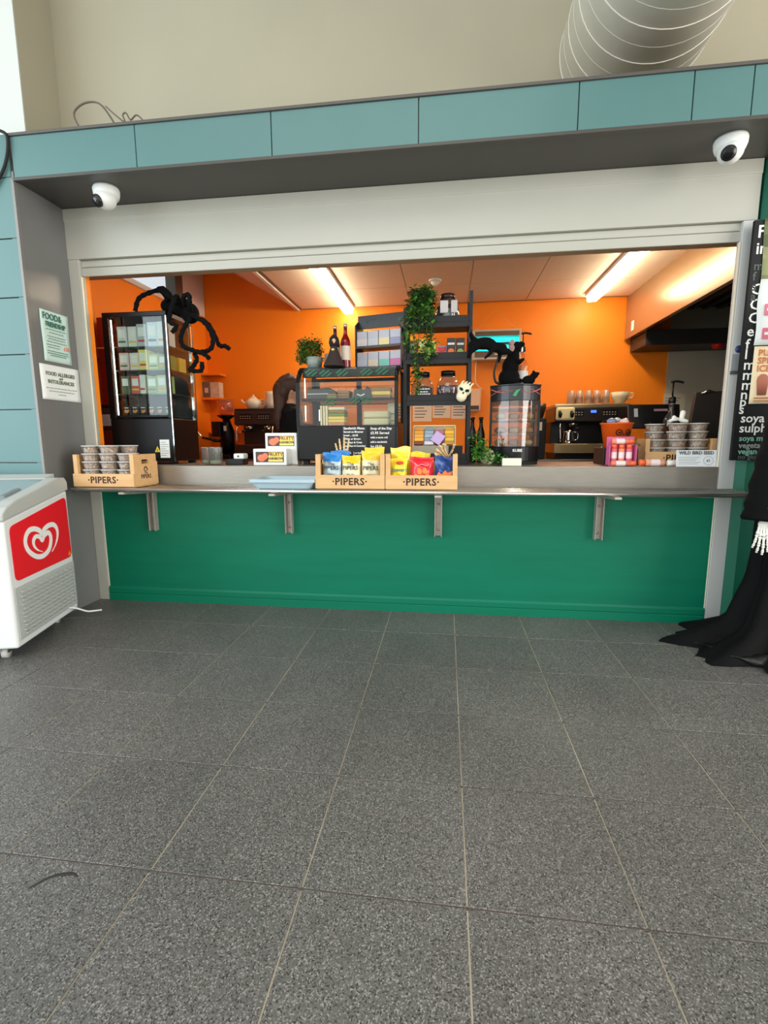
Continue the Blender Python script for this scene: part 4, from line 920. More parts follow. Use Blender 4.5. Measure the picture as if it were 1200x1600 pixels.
for r_ in range(2):
    for i in range(4):
        a = radians(-14); lx, ly, lz = -.123+.082*i, .012, (.1505 if r_ == 0 else .0105)
        loc = (-.40+lx*cos(a)-ly*sin(a), .43+lx*sin(a)+ly*cos(a), CT+lz)
        lbox('tea_box', ['pale grey', 'light grey', 'cream yellow', 'lavender', 'silver blue', 'tan', 'mint green', 'pink'][r_*4+i]+' tea box on the '+['upper', 'lower'][r_]+' tier of the tea rack', 'tea box', loc, .078, .08, .11, C('tea_top', (186, 184, 192), .4), [(.02, .52, C('tea_%d%d' % (r_, i), cols[r_][i]), .98)], 'boxes in the tea rack', a)

# ---- black shelf tower
stw = thing('shelf_tower', 'black metal four-tier shelf tower in the middle of the counter', 'shelf', (.01, .22, WZ))
M_st = mat('tower_black', (30, 30, 31), .5, spec=.3)
for x in (-.205, .205):
    for y in (0, .27): box('post', (x-.011, y, 0), (x+.011, y+.02, 1.07 if x > 0 or y > 0 else .98), M_st, stw, .002)
TZ = [.03, .405, .665, .885]
for z in TZ:
    tr = G(); tr.box((-.205, 0, z), (.205, .29, z+.006)); tr.box((-.205, -.004, z-.028), (.205, .0, z)); tr.box((-.19, .002, z+.006), (.19, .006, z+.042)); tr.box((-.19, .28, z), (.19, .286, z+.042)); tr.box((-.192, .002, z), (-.188, .286, z+.042)); tr.box((.188, .002, z), (.192, .286, z+.042))
    tr.build('tray_shelf', M_st, stw, .001)
tz = [WZ+z+.0065 for z in TZ]
SX, SY = .01, .22
# jars
def jar(label, loc, r, h, fillm, fz_=.5, lidm=M_black):
    t = thing('glass_jar', label, 'jar', loc)
    G().lathe([(0, .0), (r*.7, 0), (r*.95, h*.15), (r, h*.38), (r*.93, h*.58), (r*.68, h*.76), (r*.58, h*.80), (r*.58, h*.86)], (0, 0, 0), 26, close=False).build('jar_glass', thin_glass('jar_glass', (236, 240, 238), 1.6, .04, .06), t)
    if fillm: G().lathe([(0, .004), (r*.66, .004), (r*.9, h*.15), (r*.95, h*.36), (r*.9, h*fz_), (0, h*(fz_+.03))], (0, 0, 0), 20).build('sweets', fillm, t)
    G().lathe([(r*.62, h*.84), (r*.62, h*.99), (r*.58, h), (0, h)], (0, 0, 0), 24).build('lid', lidm, t); return t
M_choc = speckle('wrapped_sweets', (70, 24, 32), [(130, 40, 70), (44, 20, 24), (214, 190, 200), (100, 30, 40)], 60, .3, False, (.4, .6), .1, .3)
j1 = jar('round glass sweet jar behind the little chalk sign', (SX-.10, SY+.16, tz[1]), .078, .195, None)
j2 = jar('round glass jar of dark wrapped sweets beside the skull', (SX+.07, SY+.16, tz[1]), .078, .20, M_choc, .52)
j3 = jar('round glass jar of dark beans on the top tier of the tower', (SX+.06, SY+.15, tz[3]), .078, .20, C('coffee_dark', (36, 18, 16), .4), .62, mat('brown_lid', (46, 22, 18), .3))
for dx, w_ in ((-.022, .05), (.042, .04)): box('jar_label', (dx-w_/2, -.081, .07), (dx+w_/2, -.076, .145), C('label_bw', (190, 186, 182)), j3, .002)
cs_ = thing('chalk_sign', 'small black chalk sign leaning on the left glass jar', 'sign', (SX-.085, SY+.045, tz[1]+.002))
G().prism([(-.055, .022), (.055, .022), (.055, .078), (.03, .09), (0, .095), (-.03, .09), (-.055, .078)], 0, .006, 'y').build('sign_panel', mat('menu_black', (24, 24, 26), .5), cs_); box('sign_foot', (-.057, -.006, 0), (.057, .02, .022), C('pale_wood', (226, 200, 160)), cs_)
lettering('Cookies Jam', .016, (0, -.0006, .074), M_ch, cs_, bold=.0003) if False else None
for z, wd in ((.074, .08), (.056, .05), (.042, .085), (.031, .06)):
    g = G(); k = -wd/2
    while k < wd/2: ln = random.uniform(.008, .016); g.box((k, -.0008, z-.0035), (min(k+ln, wd/2), 0, z+.0035)); k += ln+.004
    g.build('chalk_line', M_ch, cs_)
# skull mask with bony fingers
sk2 = thing('skull_hand_toy', 'cream skull toy with bony fingers hanging at the tower corner', 'skull', (SX+.150, SY-.012, tz[1]-.012)); sk2.rotation_euler = (0, .30, 0)
g = G(); g.ell((0, -.02, .075), (.045, .035, .042), 18, 12); g.ell((-.004, -.03, .03), (.034, .028, .036)); skb = g.build('skull', mat('toy_cream', (226, 220, 184), .5), sk2, remesh=.005)
for s_ in (-1, 1): G().ell((s_*.019, -.052, .070), (.014, .008, .009), M=Matrix.Rotation(s_*-.35, 3, 'Y')).build('eye', M_black, skb)
G().ell((0, -.057, .050), (.005, .005, .007)).build('nose', M_black, skb)
for k in range(4): x = -.03+.02*k; G().tube(smooth_path([(x, -.045, .085), (x+.004, -.035, .112), (x+.012, -.015, .125)], 3), .0055, 6).build('finger', mat('toy_cream', (226, 220, 184), .5), sk2)
# tea packets on tier 2
for i, (dx, w_, h_, c_, lab, pic) in enumerate(((-.155, .05, .12, (90, 60, 50), 'brown speckled tea packet, leftmost on the second tier of the tower', (190, 170, 150)), (-.10, .045, .135, (224, 206, 70), 'yellow tea packet on the second tier behind the trailing ivy', (230, 236, 160)), (-.045, .06, .115, (214, 220, 90), 'lime tea packet on the second tier of the tower', (96, 150, 40)), (.028, .066, .09, (150, 146, 150), 'grey tea packet with red band on the second tier', (206, 50, 60)), (.086, .054, .13, (26, 22, 24), 'black tea packet with orange fruit picture', (226, 110, 40)), (.145, .054, .132, (26, 30, 24), 'black tea packet with green fruit picture', (150, 180, 90)))):
    t = lbox('tea_packet', lab, 'tea box', (SX+dx, SY+.05+.02*(i % 2), tz[2]), w_, .06, h_, C('tp%d' % i, c_, .4), [(.68, .78, C('tp_w', (210, 206, 200)), .8)] if i > 3 else [(.6, .9, C('tpp%d' % i, pic), .8)], 'tea packets on the tower')
    G().ell((0, -.0008, h_*.36), (w_*.40, .0025, w_*.36)).build('printed_fruit', C('tpp%d' % i, pic), t)
# ivy on top tier trailing down
iv = thing('trailing_ivy', 'trailing green ivy spilling from the top tier of the tower', 'plant', (SX-.105, SY+.12, tz[3]))
G().lathe([(0, 0), (.045, 0), (.06, .09), (.054, .09), (0, .08)], (0, 0, 0), 18).build('pot', C('white_pot', (206, 206, 196), .5), iv)
iv_c = [(x*.028, y*.03, .06+z*.028) for x in range(-2, 3) for y in range(-2, 2) for z in range(-2, 6)]
leaves('foliage', iv, iv_c, 1500, .034, M_leafs[:3], 5, .014)
st_c = []
for (sx_, x1_, zl) in ((-.05, -.035, .36), (0, -.02, .42), (.03, .04, .25), (.055, .07, .20), (-.07, -.09, .16)):
    pts_ = smooth_path([(sx_*.6, -.06, .08), (sx_, -.135, .05), (x1_, -.15, -zl*.5), (x1_*.9, -.145, -zl)], 6); G().tube(pts_, .0022, 5).build('stem', M_leafs[2], iv); st_c += [tuple(p) for p in pts_[4:]]
leaves('trailing_leaves', iv, st_c, 620, .034, M_leafs[:3]+[M_leafs[3]], 6, .014)
# sachet box on bottom tier
sb = thing('sachet_box', 'open display box of colourful tea sachets on the lowest tier', 'box', (SX-.015, SY+.03, tz[0])); 
box('front_panel', (-.145, -.012, .0), (.145, 0, .085), C('kraft_grey', (150, 142, 124), .7), sb, .002)
g = G(); Mx = Matrix.Translation((0, .0, .085)) @ Matrix.Rotation(radians(-22), 4, 'X')
for a_, b_ in (((-.14, 0, 0), (-.134, .02, .145)), ((.134, 0, 0), (.14, .02, .145)), ((-.14, 0, .139), (.14, .02, .145)), ((-.14, .014, 0), (.14, .02, .145))): g.box(a_, b_, M=Mx)
g.build('open_tray', C('tray_cream', (226, 210, 170), .6), sb)
sc_ = [[(206, 130, 40), (214, 150, 50), (226, 160, 60), (236, 170, 60), (120, 50, 24)], [(120, 130, 140), (140, 156, 170), (150, 168, 186), (128, 140, 156), (206, 200, 206)], [(150, 130, 110), (186, 90, 110), (160, 70, 90), (150, 110, 170), (110, 24, 34)], [(190, 140, 40), (226, 170, 40), (206, 150, 30), (220, 170, 60), (180, 130, 40)]]
for c_ in range(4):
    for r_ in range(5):
        x = -.101+.067*c_; zc_ = .118-.025*r_
        G().box((x-.030, -.010, zc_-.013), (x+.030, .010, zc_+.011), M=Mx @ T3(0, 0, 0) @ Matrix.Translation((0, 0, 0)) ).build('sachet', C('sach%d%d' % (c_, r_), sc_[c_][r_], .4), sb, .003)
G().box((-.035, -.02, -.03), (.035, -.016, .045), M=Mx @ Matrix.Translation((.02, 0, .04)) @ Matrix.Rotation(.6, 4, 'Y')).build('loose_sachet', C('lilac', (186, 160, 206), .5), sb)
box('dark_card', (.145-.05, -.016, .03), (.185, -.013, .085), M_black, sb)
lbox('cream_carton', 'flat cream carton on the lowest tier beside the sachet box', 'carton', (SX+.16, SY+.05, tz[0]), .055, .12, .035, C('cream_packet', (226, 216, 190)), None, None)

# ---- rats and pie cabinet
pc = thing('hot_display_cabinet', 'black curved-front heated display cabinet topped with toy rats', 'display cabinet', (.52, .42, WZ), radians(-5))
n = 14
def outline(s=1.0, b=0):
    o = [(-.155*s, .26*s), (-.155*s, -.14*s)]
    for k in range(n+1): t_ = k/n; x = -.155+.31*t_; o.append((x*s, -.14*s-(.09*sin(pi*t_)**.9)*s))
    o += [(.155*s, -.14*s), (.155*s, .26*s)]; return o
OUT = outline(); 
G().prism(outline(.98), .0, .02, 'z').build('foot_ring', M_rubber, pc)
G().prism(OUT, .02, .115, 'z').build('base', M_black, pc, .004)
G().prism(OUT, .40, .495, 'z').build('header', mat('cab_header', (34, 36, 38), .3), pc, .004)
G().prism(outline(1.02), .493, .502, 'z').build('lid', mat('cab_header', (34, 36, 38), .3), pc, .003)
fo = OUT[2:2+n+1]
g = G(); g.grid(lambda u, v: (fo[round(u*n)][0]*.985, fo[round(u*n)][1]*.99, .115+.285*v), n, 1); g.build('curved_pane', thin_glass('cab_pane', (214, 210, 204), 1.6, .04, .12, (170, 160, 150)), pc, recalc=False)
box('side_pane', (-.153, -.13, .115), (-.150, .25, .40), thin_glass('cab_pane', (214, 210, 204), 1.6, .04, .12, (170, 160, 150)), pc); box('side_pane', (.150, -.13, .115), (.153, .25, .40), thin_glass('cab_pane', (214, 210, 204), 1.6, .04, .12, (170, 160, 150)), pc)
for x in (-.150, .146): box('front_post', (x-.006, -.15, .115), (x+.010, -.135, .40), M_black, pc); box('rear_post', (x-.006, .24, .115), (x+.010, .26, .40), M_black, pc)
for z in (.19, .28, .355): 
    G().prism(outline(.93), z, z+.004, 'z').build('wire_shelf', mat('rack_chrome', (180, 176, 168), .3, .8), pc)
M_rib = mat('pink_ribbon', (226, 120, 112), .5)
for sx in (-1, 1):
    g = G(); 
    for (z0, z1, th) in ((.475, .45, .008), (.44, .468, .006)):
        pts_ = []
        for k in range(9): 
            t_ = k/8; uu = (.02+.45*t_) if sx < 0 else (.98-.40*t_); i_ = uu*n; i0 = int(i_); f_ = i_-i0; pa = fo[min(i0, n)]; pb = fo[min(i0+1, n)]
            pts_.append((pa[0]+(pb[0]-pa[0])*f_, pa[1]+(pb[1]-pa[1])*f_-.002, z0+(z1-z0)*sin(pi*t_*.9)))
        g.tube(pts_, [th*(1-.9*k/8) for k in range(9)], 6, flat=.4)
    g.build('ribbon_print', M_rib, pc)
G().prism([(-.02, .43), (.0, .425), (.012, .45), (.03, .47), (.0, .462)], -.234, -.2285, 'y').build('leaf_print', C('leaf_print', (60, 150, 90)), pc)
lettering('KUBE', .024, (.02, -.2315, .09), M_paper, pc, bold=.0008)
pie = [('golden pasty', (206, 160, 90)), ('brown sausage roll', (176, 116, 64)), ('pale baked roll', (216, 190, 140)), ('small pie', (196, 140, 80))]
for lv, z in enumerate((.1155, .1945, .2845)):
    for i in range(3):
        nm2, rgb = pie[(lv+i) % 4]; a = radians(-5); lx, ly = -.085+.085*i, -.10+.02*(i % 2)
        t = thing('pastry', nm2+' on the '+['bottom', 'middle', 'upper'][lv]+' level of the heated cabinet, '+['left', 'centre', 'right'][i], 'pastry', (.52+lx*cos(a)-ly*sin(a), .42+lx*sin(a)+ly*cos(a), WZ+z), random.uniform(-.3, .3), 'pastries in the heated cabinet')
        g = G(); g.ell((0, 0, .024), (.036, .055, .024), 12, 8); g.build('crust', mat('crust_'+nm2, rgb, .6, vary=.2, scale=40), t); G().tube([(-.02, -.03, .042), (.02, .0, .046), (-.02, .03, .042)], .003, 5).build('score_line', C('dark_crust', (130, 80, 40)), t)
HT = WZ+.5025
# seated rat
rt = thing('toy_rat', 'large seated black toy rat on the heated cabinet', 'toy rat', (.475, .36, HT))
g = G(); g.ell((0, .0, .055), (.070, .065, .062)); g.ell((.006, 0, .12), (.054, .052, .075)); g.ell((.022, 0, .19), (.040, .04, .06)); g.ell((.034, -.005, .245), (.042, .036, .038)); g.ell((.068, -.008, .262), (.026, .022, .02))
g.ell((.038, -.045, .03), (.045, .025, .022)); g.tube([(.035, -.03, .16), (.062, -.05, .15), (.085, -.05, .168)], [.018, .014, .010], 8); g.tube([(.035, .03, .16), (.062, .04, .15), (.085, .04, .168)], [.018, .014, .010], 8)
g.build('body', M_fur, rt, remesh=.006)
for y in (-.034, .03): G().ell((.010, y, .272), (.020, .006, .020), M=Matrix.Rotation(.5, 3, 'Z')).build('ear', C('ear_grey', (150, 120, 116), .7), rt)
G().ell((.004, -.047, .235), (.020, .006, .024)).build('cheek_patch', C('ear_grey', (150, 120, 116), .7), rt)
G().ell((.052, -.038, .276), (.004, .004, .004)).build('eye', C('eye_white', (220, 210, 200), .2), rt)
g = G(); 
for y in (-.012, .0): g.box((.070, y-.005, .215), (.080, y+.004, .246))
g.build('teeth', M_wbone, rt, .002)
tl = smooth_path([(-.05, .0, .02), (-.085, -.015, .03), (-.098, -.02, .09), (-.082, -.02, .16), (-.07, -.02, .22)], 5); G().tube(tl, [.010-.006*i/(len(tl)-1) for i in range(len(tl))], 8).build('tail', C('tail_black', (22, 20, 20), .6), rt)
# small rat
rs_ = thing('toy_rat', 'small black toy rat in front of the pump bottle', 'toy rat', (.60, .29, HT))
g = G(); g.ell((-.012, 0, .03), (.042, .026, .030)); g.ell((.022, 0, .058), (.028, .022, .022), M=Matrix.Rotation(-.5, 3, 'Y')); g.ell((.044, 0, .070), (.012, .011, .010)); g.ell((.016, -.012, .082), (.008, .006, .009)); g.ell((.016, .012, .082), (.008, .006, .009)); g.build('body', M_fur, rs_, remesh=.004)
tl = smooth_path([(-.05, 0, .015), (-.08, -.01, .012), (-.10, .0, .010)], 4); G().tube(tl, .003, 6).build('tail', C('tail_black', (22, 20, 20), .6), rs_)
# climbing rat between tower and cabinet
cr_ = thing('toy_rat', 'black toy rat stretched from the tower post towards the seated rat', 'toy rat', (.30, .21, 1.66))
g = G(); g.ell((.0, 0, .02), (.075, .038, .038)); g.ell((.075, 0, -.005), (.065, .03, .030)); g.ell((.125, -.004, -.03), (.035, .024, .022)); g.ell((.155, -.006, -.038), (.018, .014, .012)); g.ell((-.06, 0, .01), (.04, .036, .034))
g.tube([(-.05, -.02, 0), (-.085, -.03, -.03), (-.098, -.03, -.07)], [.024, .018, .012], 8); g.tube([(-.03, .02, .02), (-.075, .02, .06), (-.092, .02, .10)], [.026, .018, .014], 8); g.tube([(-.02, -.025, .02), (-.07, -.03, -.02), (-.10, -.032, -.02)], [.02, .016, .012], 8)
g.tube([(.06, -.02, -.01), (.03, -.03, -.05), (.0, -.03, -.075)], [.016, .012, .008], 8); g.tube([(.09, .02, -.01), (.10, .02, -.06), (.09, .02, -.095)], [.016, .012, .008], 8)
g.ell((.105, -.02, -.005), (.012, .006, .014)); g.build('body', M_fur, cr_, remesh=.006)
tl = smooth_path([(-.08, 0, .02), (-.10, 0, .07), (-.085, 0, .115), (-.10, 0, .14)], 4); G().tube(tl, [.008-.004*i/(len(tl)-1) for i in range(len(tl))], 7).build('tail', C('tail_black', (22, 20, 20), .6), cr_)
# pump bottle on cabinet
def pump(t, z, s=1.0):
    G().lathe([(.016*s, 0), (.019*s, .004), (.019*s, .03*s), (.012*s, .038*s)], (0, 0, z), 14).build('pump_collar', M_black, t)
    g = G(); g.cyl((0, 0, z+.03*s), (0, 0, z+.115*s), .0045*s, n=10); g.tube(smooth_path([(-.012*s, 0, z+.118*s), (.015*s, 0, z+.121*s), (.045*s, 0, z+.116*s), (.052*s, 0, z+.110*s)], 3), .0065*s, 8); g.build('pump_head', M_black, t)
pb = bottle('clear syrup bottle with black pump beside the seated rat', (.572, .47, HT), .040, .25, thin_glass('syrup_glass', (246, 228, 206), 1.5, .04, .05, (230, 190, 150)), C('peach_syrup', (236, 160, 110), .3), C('white_label', (226, 222, 216)), SILV, (.10, .44)); pump(pb, .235)
# small card and ivy sprig
lbox('name_card', 'small blank white card block on the worktop edge below the cabinet', 'card', (.472, .06, WZ), .115, .04, .046, C('card_white', (232, 234, 214), .6), None, None)
ig = thing('ivy_sprig', 'bright green ivy sprig lying between the tower and the heated cabinet', 'plant', (.29, .12, WZ))
G().tube(smooth_path([(-.02, .05, .19), (0, .03, .12), (.02, .0, .05), (.10, -.02, .02)], 4), .003, 5).build('stem', M_leafs[2], ig)
leaves('foliage', ig, [(-.02, .05, .18), (0, .03, .13), (.0, .03, .09), (.02, .01, .06), (.04, 0, .04), (.09, -.02, .035), (.12, -.01, .035), (-.02, .02, .05), (-.03, .03, .10), (.04, .02, .10)], 330, .032, [mat('leaf_e', (60, 140, 50), .5), mat('leaf_f', (110, 180, 80), .5), M_leafs[0]], 8, .018, .002)
dr = thing('mesh_roll', 'cream roll lying behind the ivy sprig on the worktop', 'roll', (.325, .20, WZ)); g = G(); g.lathe([(.045, 0), (.05, 0), (.05, .03), (.045, .03), (.045, 0)], (0, 0, 0), 24); g.build('roll_ring', C('roll_cream', (226, 214, 180), .6), dr, rot=(pi/2, 0, .7), loc=(0, 0, .051))

# ---- right end: bucket, sweets, crate of tubs
bk = thing('pumpkin_bucket', 'orange tapered trick-or-treat bucket with face, full of sweets', 'bucket', (1.157, .34, WZ+.105))
tag(box('counter_riser', (1.06, .26, WZ), (1.26, .46, WZ+.104), C('riser_dark', (40, 34, 28), .5), None, .004), 'dark block carrying the orange bucket', 'stand')
ob = G(); ob.lathe([(0, 0), (.070, 0), (.094, .145), (.100, .148), (.100, .156), (.090, .156), (.066, .008), (0, .008)], (0, 0, 0), 28); ob.build('bucket_shell', mat('bucket_orange', (236, 92, 14), .4), bk)
for x in (-.012, .045):
    a = math.asin(x/.084); y = -.0875*cos(a)
    g = G(); M = Matrix.Translation((x, y+.002, .095)) @ Matrix.Rotation(a, 4, 'Z'); 
    g.lathe([(.006, 0), (.010, .003), (.010, .0045), (0, .0045)], (0, 0, 0), 14); o_ = None
    gg = G(); gg.tube([M @ Vector((.017*cos(t_), -.002, .017*sin(t_))) for t_ in [2*pi*k/18 for k in range(19)]], .0035, 6); gg.ell(M @ Vector((.002, -.002, 0)), (.007, .003, .007)); gg.build('printed_eye', M_black, bk)
G().ell((.017, -.0865, .082), (.006, .003, .005)).build('printed_nose', M_black, bk)
G().tube(smooth_path([(-.03, -.080, .055), (-.005, -.083, .045), (.03, -.082, .045), (.055, -.068, .055)], 4), .003, 6).build('printed_mouth', M_black, bk)
G().tube(smooth_path([(-.098, 0, .150), (-.07, .02, .168), (0, .05, .175), (.07, .02, .168), (.098, 0, .150)], 4), .003, 6).build('handle', C('handle_black', (30, 26, 26), .5), bk)
for k, (x, y, z, c_, nm2) in enumerate(((-.035, -.01, .165, (110, 140, 176), 'blue'), (.01, .03, .17, (224, 220, 214), 'white'), (.05, -.015, .165, (120, 24, 26), 'dark red'), (.028, -.045, .16, (216, 190, 180), 'pink'))):
    t = thing('wrapped_sweet', nm2+' foil wrapped sweet on top in the orange bucket', 'sweet', (1.157+x, .34+y, WZ+.105+z-.02), k*.7, 'sweets in the orange bucket'); g = G(); g.ell((0, 0, .02), (.032, .024, .022), 10, 7)
    g.build('wrapper', foil('sw%d' % k, c_), t); gg = G(); gg.lathe([(.002, 0), (.012, .016)], (0, 0, 0), 8, close=False); gg.build('twist', foil('sw%d' % k, c_), t, rot=(0, pi/2, 0), loc=(.03, 0, .02), solid=.001)
# candy tubes in a pink display
cd_ = thing('sweet_display_box', 'pink and purple open display box of orange candy tubes', 'display box', (1.118, .085, WZ))
M_pkb = mat('pink_card', (206, 96, 150), .5, vary=.2, scale=40); 
box('back_card', (-.078, .055, 0), (.078, .06, .172), M_pkb, cd_); box('side_card', (-.078, .0, 0), (-.073, .055, .12), M_pkb, cd_); box('side_card', (.073, .0, 0), (.078, .055, .12), M_pkb, cd_); box('base_card', (-.078, .0, 0), (.078, .055, .004), M_pkb, cd_); box('front_card', (-.078, -.004, 0), (.078, .0, .018), M_pkb, cd_)
def candy(label, loc, r, h, rgb, capc, rot=(0, 0, 0), group='candy tubes at the right end'):
    t = thing('candy_tube', label, 'sweet', loc, 0, group); t.rotation_euler = rot
    G().lathe([(0, 0), (r*.95, 0), (r, .003), (r, h*.74), (r*.8, h*.76)], (0, 0, 0), 14).build('tube_body', mat('candy_%d%d%d' % rgb, rgb, .35), t)
    G().lathe([(r*.9, h*.75), (r*.92, h*.97), (r*.7, h), (0, h)], (0, 0, 0), 14).build('cap', mat('candycap_%d%d%d' % capc, capc, .35), t)
    G().lathe([(r*1.015, h*.18), (r*1.015, h*.55)], (0, 0, 0), 14, close=False).build('sleeve_print', C('candy_print', (246, 226, 226)), t); return t
OR = (250, 110, 60); PI_ = (236, 110, 130)
for i in range(3): candy(['left', 'middle', 'right'][i]+' upright candy tube in the pink display box', (1.074+.043*i, .11, WZ+.0045+.022), .017, .10, [PI_, (250, 150, 110), PI_][i], OR)
candy('candy tube lying across the top of the pink display box', (1.06, .112, WZ+.145), .016, .125, (250, 150, 120), OR, (0, pi/2, 0))
candy('candy tube lying along the bottom front of the pink display box', (1.045, .060, WZ+.0165), .0160, .14, (240, 130, 110), OR, (0, pi/2, 0))
candy('orange capped candy tube lying on the worktop edge beside the display box', (1.205, .055, WZ+.0205), .020, .135, (226, 160, 130), OR, (0, pi/2, 0)).rotation_euler = (0, -pi/2, 0)
D.objects[[o.name for o in COL.objects if o.get('label', '').startswith('orange capped')][0]].location = (1.335, .055, WZ+.0205)
cw_ = candy('white capped candy tube lying in front of the seed crate', (1.50, .045, WZ+.0195), .019, .15, (206, 150, 160), (240, 236, 232), (0, -pi/2, 0))
crate('wooden crate of seed tubs on the worktop at the right end', (1.47, .15, WZ), .40, .25, .16)
for (x, y, n_, z0, wh) in ((1.350, .225, 3, .0095, 'left front stack'), (1.470, .225, 5, .0095, 'middle stack'), (1.588, .225, 5, .0095, 'right stack'), (1.385, .335, 5, .0095, 'rear left stack'), (1.53, .335, 5, .0095, 'rear right stack')):
    for k in range(n_): place_tub((x+random.uniform(-.003, .003), y, WZ+z0+k*TH), ['bottom', 'second', 'third', 'fourth', 'fifth'][k]+' clear seed tub of the '+wh+' at the right end of the worktop', 'seed tubs at the right end of the worktop', random.uniform(0, 6))
bone_hand('skeleton_hand', 'white skeleton hand lying on top of the right seed tubs', (1.40, .16, WZ+.235), (-1.1, .35, -1.2), M_wbone, .85, .5, .12) if False else None
wh_ = thing('white_toy_bones', 'small white bone toy lying on top of the right seed tubs', 'toy', (1.455, .22, WZ+.0095+5*TH))
g = G(); g.tube(smooth_path([(-.055, -.04, .010), (-.035, -.045, .018), (-.01, -.042, .024), (.01, -.04, .018), (.05, -.045, .010)], 4), [.010, .013, .008, .007, .008, .010, .012, .012, .011, .009, .009, .010, .011, .012, .012, .010, .009], 8); g.tube([(.012, -.04, .015), (.02, -.035, .05), (.026, -.03, .072)], [.012, .016, .014], 8); g.ell((-.03, -.045, .03), (.014, .011, .016)); g.build('bone_body', M_wbone, wh_, remesh=.004)
sg = thing('price_sign', 'white wild bird seed price card on the worktop edge', 'sign', (1.497, .018, WZ)); sg.rotation_euler = (radians(-8), 0, 0)
box('card', (-.108, 0, 0), (.108, .002, .094), C('sign_white', (226, 230, 232), .6), sg)
lettering('WILD BIRD SEED', .0255, (0, -.0006, .078), C('sign_grey', (90, 96, 98)), sg, bold=.0011, sx=.98)
g = G()
for k in range(5): g.box((-.095, -.0006, .052-.0095*k), (.02-.012*(k % 3), 0, .0545-.0095*k))
g.build('text_line', C('sign_lines', (150, 156, 160)), sg)
G().tube([(.064+.026*cos(a), -.0004, .034+.024*sin(a)) for a in [2*pi*k/24 for k in range(25)]], .001, 5).build('ring_print', C('sign_lines', (150, 156, 160)), sg); lettering('£1', .020, (.064, -.0006, .034), C('sign_grey', (90, 96, 98)), sg, bold=.0006)

# ================================================================== BACK OF THE KITCHEN
BZ = .9005
# till block, pump bottle, raised lid
tl_ = thing('till', 'black till with tilted screen behind the orange bucket', 'till', (1.50, .50, WZ))
box('till_base', (-.17, 0, 0), (.19, .19, .10), M_black, tl_, .006)
G().box((-.17, -.006, -.07), (.17, .012, .10), M=Matrix.Translation((0, .15, .30)) @ Matrix.Rotation(radians(-15), 4, 'X')).build('screen', mat('screen_black', (16, 15, 16), .2), tl_, .004)
box('screen_stem', (-.03, .12, .10), (.03, .16, .28), M_black, tl_)
G().box((-.02, -.008, .05), (.07, -.006, .066), M=Matrix.Translation((.02, .15, .30)) @ Matrix.Rotation(radians(-15), 4, 'X')).build('lit_strip', C('till_pink', (150, 110, 112)), tl_)
G().box((-.13, -.008, .01), (-.105, -.006, .07), M=Matrix.Translation((.0, .15, .30)) @ Matrix.Rotation(radians(-15), 4, 'X')).build('white_tag', C('till_tag', (170, 168, 166)), tl_)
pb2 = bottle('dark pump bottle standing behind the right seed tubs', (1.50, .42, WZ+.10+.0005), .042, .30, thin_glass('smoke_glass', (150, 130, 118), 1.5, .05, .25, (110, 96, 88)), None, C('smoke_label', (120, 106, 98)), SILV, (.1, .3)); pump(pb2, .285, 1.15)
pb2.location = (1.52, .44, WZ+.1005)
ld = thing('griddle', 'dark griddle with raised flat lid at the right end of the worktop', 'griddle', (2.02, .5, WZ))
box('griddle_body', (-.25, -.15, .0), (.30, .18, .14), C('griddle_dark', (40, 36, 32), .5), ld, .006)
G().prism([(-.30, .14), (.32, .14), (.32, .50), (-.27, .47)], .13, .165, 'y').build('raised_lid', C('lid_brown', (52, 46, 40), .45), ld, .004)
G().tube([(-.24, .125, .46), (-.20, .11, .48), (-.16, .125, .472)], .006, 8).build('lid_handle', M_chrome, ld)
nt_ = thing('wall_notice', 'printed paper notice on the steel splashback', 'notice', (2.42, 2.484, 1.27))
box('sheet', (-.105, 0, 0), (.105, .002, .285), C('notice_paper', (206, 200, 180), .7), nt_)
g = G()
for k in range(9): g.box((-.085, -.001, .03+.026*k), (.02+.06*((k*7) % 3)/3, 0, .037+.026*k))
g.build('text_line', C('notice_ink', (120, 112, 98)), nt_)

